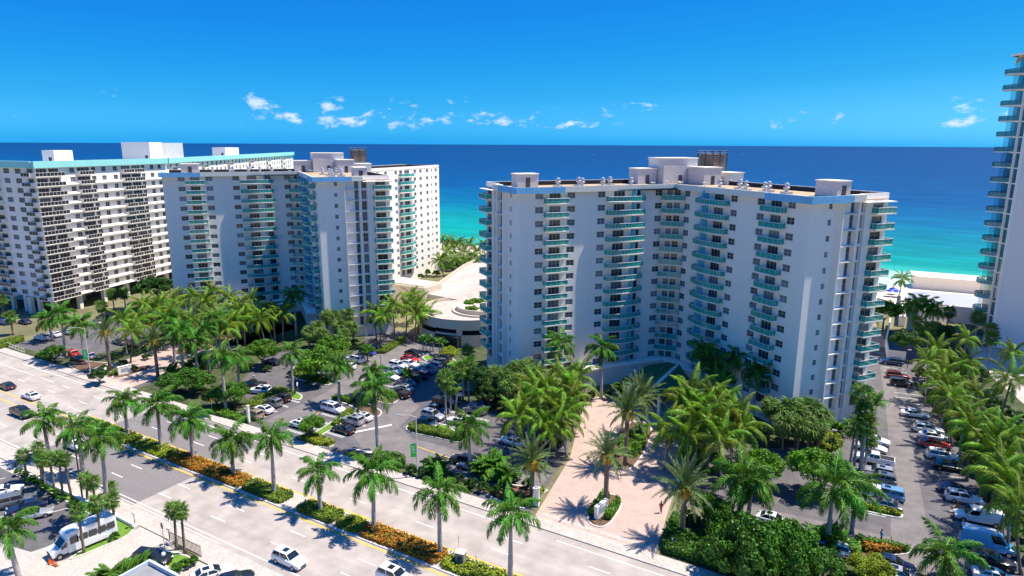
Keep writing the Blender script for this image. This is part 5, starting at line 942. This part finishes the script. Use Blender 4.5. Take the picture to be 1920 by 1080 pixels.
for q in (('suv', 'dark blue', 1672, 678, 188, 'dark blue SUV at the far end by the white wall'), ('suv', 'dark red', 1683, 704, 8, 'dark red SUV at the far end of the right row'), ('jeep', 'black', 1690, 718, 8, 'black SUV next to the dark red one'), ('sedan', 'white', 1716, 775, 8, 'white sedan alone between empty stalls'), ('suv', 'white', 1741, 804, 8, 'white SUV before the red sedan'), ('sedan', 'white', 1752, 817, 8, 'white sedan right behind the red sedan'), ('sedan', 'red', 1753, 831, 8, 'red sedan in the right row'), ('suv', 'white', 1768, 854, 8, 'white SUV next below the red sedan'), ('sedan', 'black', 1780, 873, 8, 'black sedan below the white SUV in the right row'), ('sedan', 'dark blue', 1795, 917, 8, 'dark blue car behind the large white SUV'), ('suv', 'white', 1808, 933, 8, 'large white SUV above the white van'), ('van', 'white', 1834, 970, 188, 'white cargo van with roof rack and orange cones'), ('sprinter', 'sky', 1852, 1021, 0, 'tall blue and white van at the lower right'), ('suv', 'black', 1862, 1050, 0, 'black SUV beside the tall blue van'), ('sedan', 'white', 1868, 1080, 0, 'white car at the bottom right corner'),
 ('sedan', 'white', 1634, 837, 0, 'white sedan above the white pickup'), ('suv', 'white', 1640, 825, 0, 'white car behind the leafy fan palms'), ('pickup', 'white', 1640, 861, 180, 'white pickup with dark bed cover'), ('suv', 'silver', 1646, 884, 180, 'silver SUV below the white pickup'), ('suv', 'grey', 1649, 896, 180, 'grey SUV in the left row of the right lot'), ('minivan', 'light blue', 1660, 924, 180, 'light blue minivan above the grey sedan'), ('sedan', 'grey', 1656, 944, 180, 'grey sedan at the island tip'), ('suv', 'white', 1622, 918, 180, 'white SUV behind the leaning royal palm'), ('sedan', 'dark blue', 1676, 1055, 0, 'dark sedan below the clipped hedge'), ('sedan', 'silver', 1688, 1076, 0, 'silver car at the bottom edge beside the dark sedan'), ('sedan', 'light blue', 1536, 1017, 90, 'light blue car behind the foreground royal trunk'), ('suv', 'white', 1580, 1022, 90, 'white SUV between the foreground palm trunks')): car(*q, group=G2)
for q in (('suv', 'white', 77, 632, 180, 'white SUV first in the upper left row'), ('sedan', 'white', 102, 626, 180, 'white sedan second in the upper left row'), ('sedan', 'silver', 126, 621, 180, 'silver sedan behind the upper left palms'), ('sedan', 'silver', 182, 603, 180, 'silver car below the mint block'), ('suv', 'black', 192, 595, 180, 'black SUV below the mint block'), ('suv', 'red', 132, 662, 180, 'red SUV behind the flowering tree'), ('sedan', 'black', 146, 671, 180, 'black car next to the red SUV'), ('sedan', 'silver', 166, 666, 180, 'silver car beside the lamp with the banner'), ('suv', 'black', 441, 626, 180, 'black SUV on the left tower drive'), ('sedan', 'dark blue', 46, 602, 180, 'dark blue car under the mint block'), ('suv', 'blue', 8, 603, 180, 'blue car at the left edge below the mint block'), ('sedan', 'black', 258, 645, 180, 'black car shaded by the left grove'), ('suv', 'grey', 225, 640, 180, 'grey SUV shaded by the left grove')): car(*q, group=G4)
# roof rack on the cargo van
# shuttle bus
def bus():
    a, c = at(118, 1043, .5), at(208, 1000, .5); m_ = (a+c)/2; root = empty('shuttle_bus', (-84.2, 37.6, .03), R(262), 'white shuttle bus with dark windows parked beside the grass strip', 'bus')
    Wb = CP['white']; hw = 1.15
    prof = [(-3.6, .45), (2.0, .45), (2.0, 2.0), (2.15, 2.5), (1.9, 2.85), (1.3, 3.0), (-3.3, 3.0), (-3.6, 2.8)]
    q = MB(); n = len(prof)
    for sgn in (-1, 1): pass
    V_ = [(x, -hw if z < 2.6 else -hw+.14, z) for x, z in prof]+[(x, hw if z < 2.6 else hw-.14, z) for x, z in prof]
    q.add(V_, [(i, (i+1) % n, n+(i+1) % n, n+i)[::-1] for i in range(n)]+[tuple(range(n)), tuple(range(n, 2*n))[::-1]]); q.build('body', Wb, root)
    cp = [(1.95, .5), (3.75, .5), (3.8, 1.05), (3.55, 1.25), (2.9, 1.35), (2.1, 2.15), (1.95, 2.15)]; q = MB(); n = len(cp); q.add([(x, -1.0, z) for x, z in cp]+[(x, 1.0, z) for x, z in cp], [(i, (i+1) % n, n+(i+1) % n, n+i)[::-1] for i in range(n)]+[tuple(range(n)), tuple(range(n, 2*n))[::-1]]); cb = q.build('cab', Wb, root)
    q = MB(); q.add([(2.86, -.88, 1.42), (2.86, .88, 1.42), (2.18, .84, 2.1), (2.18, -.84, 2.1)], [(0, 1, 2, 3)]); q.build('windscreen', CARGL, cb)
    for y in (-1.012, 1.012): q = MB(); q.add([(2.08, y, 1.25), (2.8, y, 1.25), (2.2, y, 1.98), (2.08, y, 1.98)], [(0, 1, 2, 3) if y < 0 else (3, 2, 1, 0)]); q.build('side_window', CARGL, cb)
    for y in (-hw-.012, hw+.012):
        for i in range(5):
            x = -3.35+i*1.04; q = MB(); q.add([(x, y, 1.5), (x+.94, y, 1.5), (x+.94, y, 2.35), (x, y, 2.35)], [(0, 1, 2, 3) if y < 0 else (3, 2, 1, 0)]); q.build('side_window', CARGL, root)
    for x in (-2.3, 3.0):
        for y in (-.98, .98): w_ = MB().tube([(x, y-.14, .38), (x, y+.14, .38)], .38, 14).build('wheel', TYRE, root); MB().tube([(x, y-.15, .38), (x, y+.15, .38)], .22, 10).build('rim', RIM, w_)
    for y in (-.7, .7): MB().box(3.72, 3.82, y-.16, y+.16, .85, 1.08).build('headlight', LAMPF, root)
    MB().box(3.74, 3.83, -.5, .5, .62, 1.0).build('grille', TRIM, root); MB().box(-1.9, -.7, -.5, .5, 3.0, 3.2).build('air_conditioner', Wb, root)
    for y in (-1.35, 1.2): MB().box(2.6, 2.72, y, y+.16, 1.35, 1.75).build('mirror', TRIM, root)
bus()
CONE = MB().box(-.18, .18, -.18, .18, 0, .04, 1).lathe([(.14, .04), (.03, .7), (0, .72)], 10).mesh('traffic_cone', [mat('cone_orange', (.75, .12, .02), .6, .1), TRIM])
pts = [at(x, y) for x, y in ((96, 1056), (101, 1060), (106, 1062), (93, 1058))]; cn = []
for i, p in enumerate(pts): cn.append((pxl(p)[0], mobj('traffic_cone', CONE, None, (p.x, p.y, .02))))
order_labels(cn, 'orange traffic cone', 'before the bus bonnet', 'cone', 'cones by the bus')
cn = []
for x, y in ((1794, 952), (1811, 1002), (1880, 1000)): p = at(x, y); o = mobj('traffic_cone', CONE, None, (p.x, p.y, .02)); o.scale = (1, 1, 1.3); cn.append((x, o))
order_labels(cn, 'orange cone', 'around the white cargo van', 'cone', 'cones by the white van')
p = at(1097, 803); tag(mobj('traffic_cone', CONE, None, (p.x, p.y, .04)), 'single orange cone on the pink driveway', 'cone')
# ================================================================ lamps, signs and small things
POLE = mat('concrete_pole', (.55, .53, .50), .8, .1, 2); DKP = mat('dark_bronze_pole', (.06, .05, .045), .5, .1); GREEN = mat('green_banner', (.03, .62, .06), .7, .1, 1.5)
def street_lamp(bx, by, ty, label, banner, M_=POLE, az=180):
    p = at(bx, by); h = zat(p, ty); root = empty('street_lamp', (p.x, p.y, .1), 0, label, 'street lamp', 'tall lamps along the avenue')
    MB().tube([(0, 0, 0), (0, 0, h)], [.13, .07], 8).build('pole', M_, root); c, s_ = math.cos(R(az)), math.sin(R(az))
    MB().tube([(0, 0, h-.1), (c*.9, s_*.9, h+.25), (c*2.4, s_*2.4, h+.3)], .04, 6).build('arm', M_, root); MB().box(-.35, .35, -.14, .14, 0, .12).build('lamp_head', STEEL, root, (c*2.6, s_*2.6, h+.24), R(az))
    if banner:
        o = MB().box(-.02, .02, -.95, -.12, banner-1.1, banner+1.1).build('banner', GREEN, root); o.rotation_euler = (0, 0, R(-55)); MB().box(-.03, .03, -1.0, 0, banner+1.1, banner+1.15).build('bracket', M_, o)
        q = MB(); rr = random.Random(3)
        for i in range(5): q.box(.022, .026, -.8+i*.02, -.3-.06*(i % 2), banner+.6-i*.25, banner+.7-i*.25)
        q.build('print', WPT, o)
street_lamp(170, 703, 617, 'tall street lamp with green banner left of the left entrance', 4.6, az=215); street_lamp(783, 895, 782, 'tall street lamp with green banner in the middle of the far verge', 4.4, az=215); street_lamp(155, 936, 783, 'dark street lamp beside the near sabal palms', 0, DKP, 75)
def lot_lamp(bx, by, ty, M_=DKP):
    p = at(bx, by); h = max(3, zat(p, ty)); root = empty('lot_lamp', (p.x, p.y, .05)); MB().tube([(0, 0, 0), (0, 0, h)], [.08, .06], 6).build('pole', M_, root); MB().box(-.35, .35, -.2, .2, h, h+.15).build('lamp_head', STEEL, root); return (bx, root)
order_labels([lot_lamp(*q) for q in ((715, 702, 667), (478, 735, 706), (640, 782, 716), (560, 690, 640), (815, 803, 760), (1560, 848, 808), (1772, 808, 782), (1818, 890, 858), (1701, 690, 657), (1873, 1005, 950))], 'dark post lamp', 'in the parking lots', 'lamp', 'parking lot post lamps')
def globe_lamp(x, y): p = at(x, y); root = empty('globe_lamp', (p.x, p.y, .1)); MB().box(-.35, .35, -.35, .35, 0, .35).build('pedestal', KERB, root); MB().tube([(0, 0, .35), (0, 0, 1.9)], .05, 6).build('post', DKP, root); MB().lathe([(.05, 0), (.2, .08), (.25, .25), (.18, .42), (0, .48)], 12).build('globe', mat('opal_globe', (.85, .85, .82), .3, .02), root, (0, 0, 1.9), smooth=True); return (x, root)
order_labels([globe_lamp(254, 990), globe_lamp(319, 1020), globe_lamp(310, 1070)], 'white globe lamp', 'beside the near lot exit', 'lamp', 'globe lamps')
def sign(bx, by, h, label, shape, M_, size=.4, rz=0.0, back=None):
    p = at(bx, by); root = empty('road_sign', (p.x, p.y, .1), R(-60)+rz, label, 'sign'); MB().tube([(0, 0, 0), (0, 0, h)], .035, 6).build('post', STEEL, root); n, a0 = {'diamond': (4, 0), 'octagon': (8, PI/8), 'square': (4, PI/4), 'round': (18, 0)}[shape]
    q = MB(); V_ = [(size*math.cos(a0+2*PI*i/n), -.05, h+size*math.sin(a0+2*PI*i/n)) for i in range(n)]; q.add(V_+[(x, -.02, z) for x, y_, z in V_], [tuple(range(n)), tuple(range(n, 2*n))[::-1]]+[(i, n+i, n+(i+1) % n, (i+1) % n) for i in range(n)]); return root, q.build('plate', M_, root)
SIGNY = mat('sign_orange_yellow', (.80, .33, .02), .6, .05); SIGNR = mat('sign_red', (.5, .01, .015), .5, .05); SIGNW = mat('sign_white', (.8, .8, .8), .5, .03)
sign(398, 776, 2.6, 'orange diamond warning sign on the far verge', 'diamond', SIGNY, .55); sign(559, 742, 2.4, 'white backed round sign on the island beside the royal palm', 'round', SIGNW, .42); r_, pl = sign(893, 668, 3.6, 'red stop sign at the garage entrance', 'octagon', SIGNR, .6)
def text(parent, body, size, loc, M_, rot=(PI/2, 0, 0), name='lettering'):
    c = bpy.data.curves.new('t', 'FONT'); c.body = body; c.size = size; c.extrude = .004; c.align_x = 'CENTER'; c.align_y = 'CENTER'; o = bpy.data.objects.new('t', c); me = bpy.data.meshes.new_from_object(o); me.materials.append(M_); bpy.data.objects.remove(o); q = mobj(name, me, parent, loc); q.rotation_euler = rot; return q
text(pl, 'STOP', .42, (0, -.06, 3.6), SIGNW)
sign(200, 708, 1.9, 'small white sign post left of the left entrance', 'square', SIGNW, .5); sign(1260, 1030, 1.2, 'small white sign in the bed right of the driveway', 'square', SIGNW, .35); sign(893, 1074, 2.2, 'small sign post on the median beside the utility cabinet', 'square', STEEL, .4); sign(860, 1034, 2.0, 'thin sign post behind the utility cabinet', 'square', STEEL, .3); sign(36, 902, 2.6, 'dark traffic sign beside the leftmost sabal palm', 'round', DKP, .4); sign(309, 1030, 3.2, 'dark stop sign back beside the near lot exit', 'octagon', DKP, .45, .8)
def monument(dx, dy, label):
    root = empty('entrance_sign', (-30.3+dx, 77.3+dy, .1), R(80), label, 'sign'); MB().box(-1.35, 1.35, -.25, .25, 0, 1.8).build('slab', WHITE, root); MB().box(-1.42, 1.42, -.3, .3, 1.8, 1.9).build('cap', WHITE, root)
    q = MB().box(-.8, .8, -.27, -.255, .6, 1.4); q.build('panel', mat('sign_panel_blue_grey', (.30, .38, .45), .6, .15, 2), root)
monument(0, 0, 'white monument sign between two rounded hedges at the right driveway'); monument(*OFF, 'white monument sign at the left tower driveway')
p = at(1123, 963)
p = at(864, 1056); root = empty('utility_cabinet', (p.x, p.y, .12), R(10), 'grey utility cabinet on the median', 'cabinet'); MB().box(-.55, .55, -.45, .45, 0, 1.4).build('box', mat('cabinet_stone', (.27, .24, .22), .9, .15, 2), root); MB().box(-.62, .62, -.52, .52, 1.4, 1.5).build('lid', POLE, root); MB().box(-.25, .25, -.47, -.452, .5, 1.1).build('door', FRAMED, root)
# white gate pier and railing, pole cabinets
p = at(1006, 948); root = empty('gate_pier', (p.x, p.y, .1), R(10), 'cream gate pier left of the pink driveway', 'pier'); MB().box(-.36, .36, -.36, .36, 0, 2.6).build('shaft', CREAM, root); MB().box(-.46, .46, -.46, .46, 2.6, 2.76).build('cap', WHITE, root)
p = at(467, 793); root = empty('gate_pier', (p.x, p.y, .1), 0, 'slim cream post beside the gold minivan', 'pier'); MB().box(-.2, .2, -.2, .2, 0, 3.2).build('shaft', CREAM, root); MB().box(-.26, .26, -.26, .26, 3.2, 3.3).build('cap', CREAM, root)
def railing(a, c, h, label, M_, n):
    A, B = at(*a), at(*c); d = (B-A); root = empty('railing', (A.x, A.y, .1), math.atan2(d.y, d.x), label, 'fence'); L_ = d.length
    for z in (h, .15): MB().box(0, L_, -.03, .03, z-.05, z).build('rail', M_, root)
    for i in range(n+1): MB().box(L_*i/n-.025, L_*i/n+.025, -.025, .025, 0, h-.05).build('post', M_, root)
railing((14, 650), (46, 662), 1.0, 'white pipe railing at the far left lot', WHITE, 6); railing((320, 1018), (378, 1046), 1.5, 'black metal fence beside the two near sabal palms', DKP, 24)
lowwall('low white wall along the near pavement behind the sabal palms', [(-109.6, 43.1), (-94.2, 43.25), (-82.3, 43.15)], .55, .3, WHITE, 'low_wall')
# people
def person(x, y, hd, shirt, trousers, label):
    p = at(x, y); V_ = [(0, 0, .95), (0, 0, 1.18), (0, 0, 1.42), (0, 0, 1.52), (.02, 0, 1.68), (0, .1, .9), (.16, .11, .5), (.02, .11, .08), (.16, .11, .04), (0, -.1, .9), (-.06, -.11, .5), (-.3, -.11, .12), (-.2, -.11, .04), (0, .2, 1.4), (-.1, .26, 1.14), (.05, .27, .92), (0, -.2, 1.4), (.1, -.26, 1.14), (.24, -.26, .98)]
    Ed = [(0, 1), (1, 2), (2, 3), (3, 4), (0, 5), (5, 6), (6, 7), (7, 8), (0, 9), (9, 10), (10, 11), (11, 12), (2, 13), (13, 14), (14, 15), (2, 16), (16, 17), (17, 18)]
    rad = [.15, .14, .15, .06, .105, .1, .075, .05, .045, .1, .075, .05, .045, .065, .05, .04, .065, .05, .04]
    me = bpy.data.meshes.new('b'); me.from_pydata(V_, Ed, []); o = bpy.data.objects.new('b', me); COL.objects.link(o); o.modifiers.new('s', 'SKIN'); 
    for i, r0 in enumerate(rad): me.skin_vertices[0].data[i].radius = (r0, r0)
    me.skin_vertices[0].data[0].use_root = True; o.modifiers.new('d', 'SUBSURF').levels = 1
    m2 = bpy.data.meshes.new_from_object(o.evaluated_get(bpy.context.evaluated_depsgraph_get())); bpy.data.objects.remove(o)
    SK = mat('skin', (.45, .27, .18), .6, .05); m2.materials.clear()
    for M_ in (SK, shirt, trousers, TRIM): m2.materials.append(M_)
    for f in m2.polygons:
        z = f.center.z; yy = abs(f.center.y); f.material_index = 3 if z < .1 else 2 if z < .98 and yy < .22 else 1 if z < 1.49 and (z > 1.16 or yy < .2) else 0; f.use_smooth = True
    root = empty('person', (p.x, p.y, .03), R(hd), label, 'person'); bo = mobj('body', m2, root); MB().lathe([(.115, 0), (.12, .06), (.09, .13), (0, .16)], 10).build('hair', TRIM, root, (.0, 0, 1.68), smooth=True)
person(1239, 962, -90, mat('red_shirt', (.55, .03, .03), .8, .1), mat('dark_trousers', (.10, .03, .04), .8, .1), 'person in red walking on the pink driveway'); person(1651, 1016, 20, mat('blue_shirt', (.10, .28, .60), .8, .1), mat('navy_trousers', (.02, .03, .07), .8, .1), 'person in blue walking across the right lot')
# boats
p = at(1389, 291.5, 0); root = empty('sailboat', (p.x, p.y, -.4), R(20), 'white sailboat far out on the sea', 'boat'); s_ = 1.0
q = MB(); q.add([(-6, -1.6, 0), (-6, 1.6, 0), (3, 1.8, 0), (8, 0, .2), (3, -1.8, 0), (-6, -2, 1.8), (-6, 2, 1.8), (3, 2.2, 1.9), (9, 0, 2.3), (3, -2.2, 1.9)], [(0, 1, 6, 5), (1, 2, 7, 6), (2, 3, 8, 7), (3, 4, 9, 8), (4, 0, 5, 9), (5, 6, 7, 8, 9)]); q.build('hull', CP['white'], root)
MB().tube([(1, 0, 1.8), (1, 0, 21)], .12, 6).build('mast', STEEL, root); q = MB(); q.add([(.8, 0, 3), (-5.5, .7, 3), (-2.2, .6, 10), (.8, 0, 20.5), (.8, .05, 3), (-5.5, .75, 3), (-2.2, .65, 10), (.8, .05, 20.5)], [(0, 1, 2, 3), (7, 6, 5, 4)]); q.build('mainsail', SIGNW, root); q = MB(); q.add([(1.4, 0, 18.5), (8.6, 0, 2.6), (2, .9, 3), (1.4, .05, 18.5), (8.6, .05, 2.6), (2, .95, 3)], [(0, 1, 2), (5, 4, 3)]); q.build('jib', SIGNW, root)
p = at(1112, 291, 0); root = empty('motor_boat', (p.x, p.y, -.4), R(5), 'tiny white motor boat near the horizon', 'boat'); q = MB(); q.add([(-7, -2, 0), (-7, 2, 0), (4, 2, 0), (10, 0, .4), (4, -2, 0), (-7, -2.4, 2), (-7, 2.4, 2), (4, 2.5, 2.2), (11, 0, 2.8), (4, -2.5, 2.2)], [(0, 1, 6, 5), (1, 2, 7, 6), (2, 3, 8, 7), (3, 4, 9, 8), (4, 0, 5, 9), (5, 6, 7, 8, 9)]); q.build('hull', CP['white'], root); MB().box(-4, 2.5, -1.6, 1.6, 2.0, 4.2).build('cabin', CP['white'], root); MB().box(2.5, 2.6, -1.4, 1.4, 2.9, 3.8).build('windscreen', CARGL, root)
cn = []
for x, y in ((1668, 556), (1674, 552), (1680, 557)):
    p = at(x, y, 0); root = empty('beach_umbrella', (p.x, p.y, 0)); MB().tube([(0, 0, 0), (0, 0, 2.3)], .04, 5).build('pole', STEEL, root); MB().lathe([(1.5, 1.9), (1.0, 2.25), (.4, 2.45), (0, 2.5)], 10).build('canopy', CP['blue'], root); cn.append((x, root))
order_labels(cn, 'blue beach umbrella', 'on the sand beyond the right tower', 'umbrella', 'beach umbrellas')
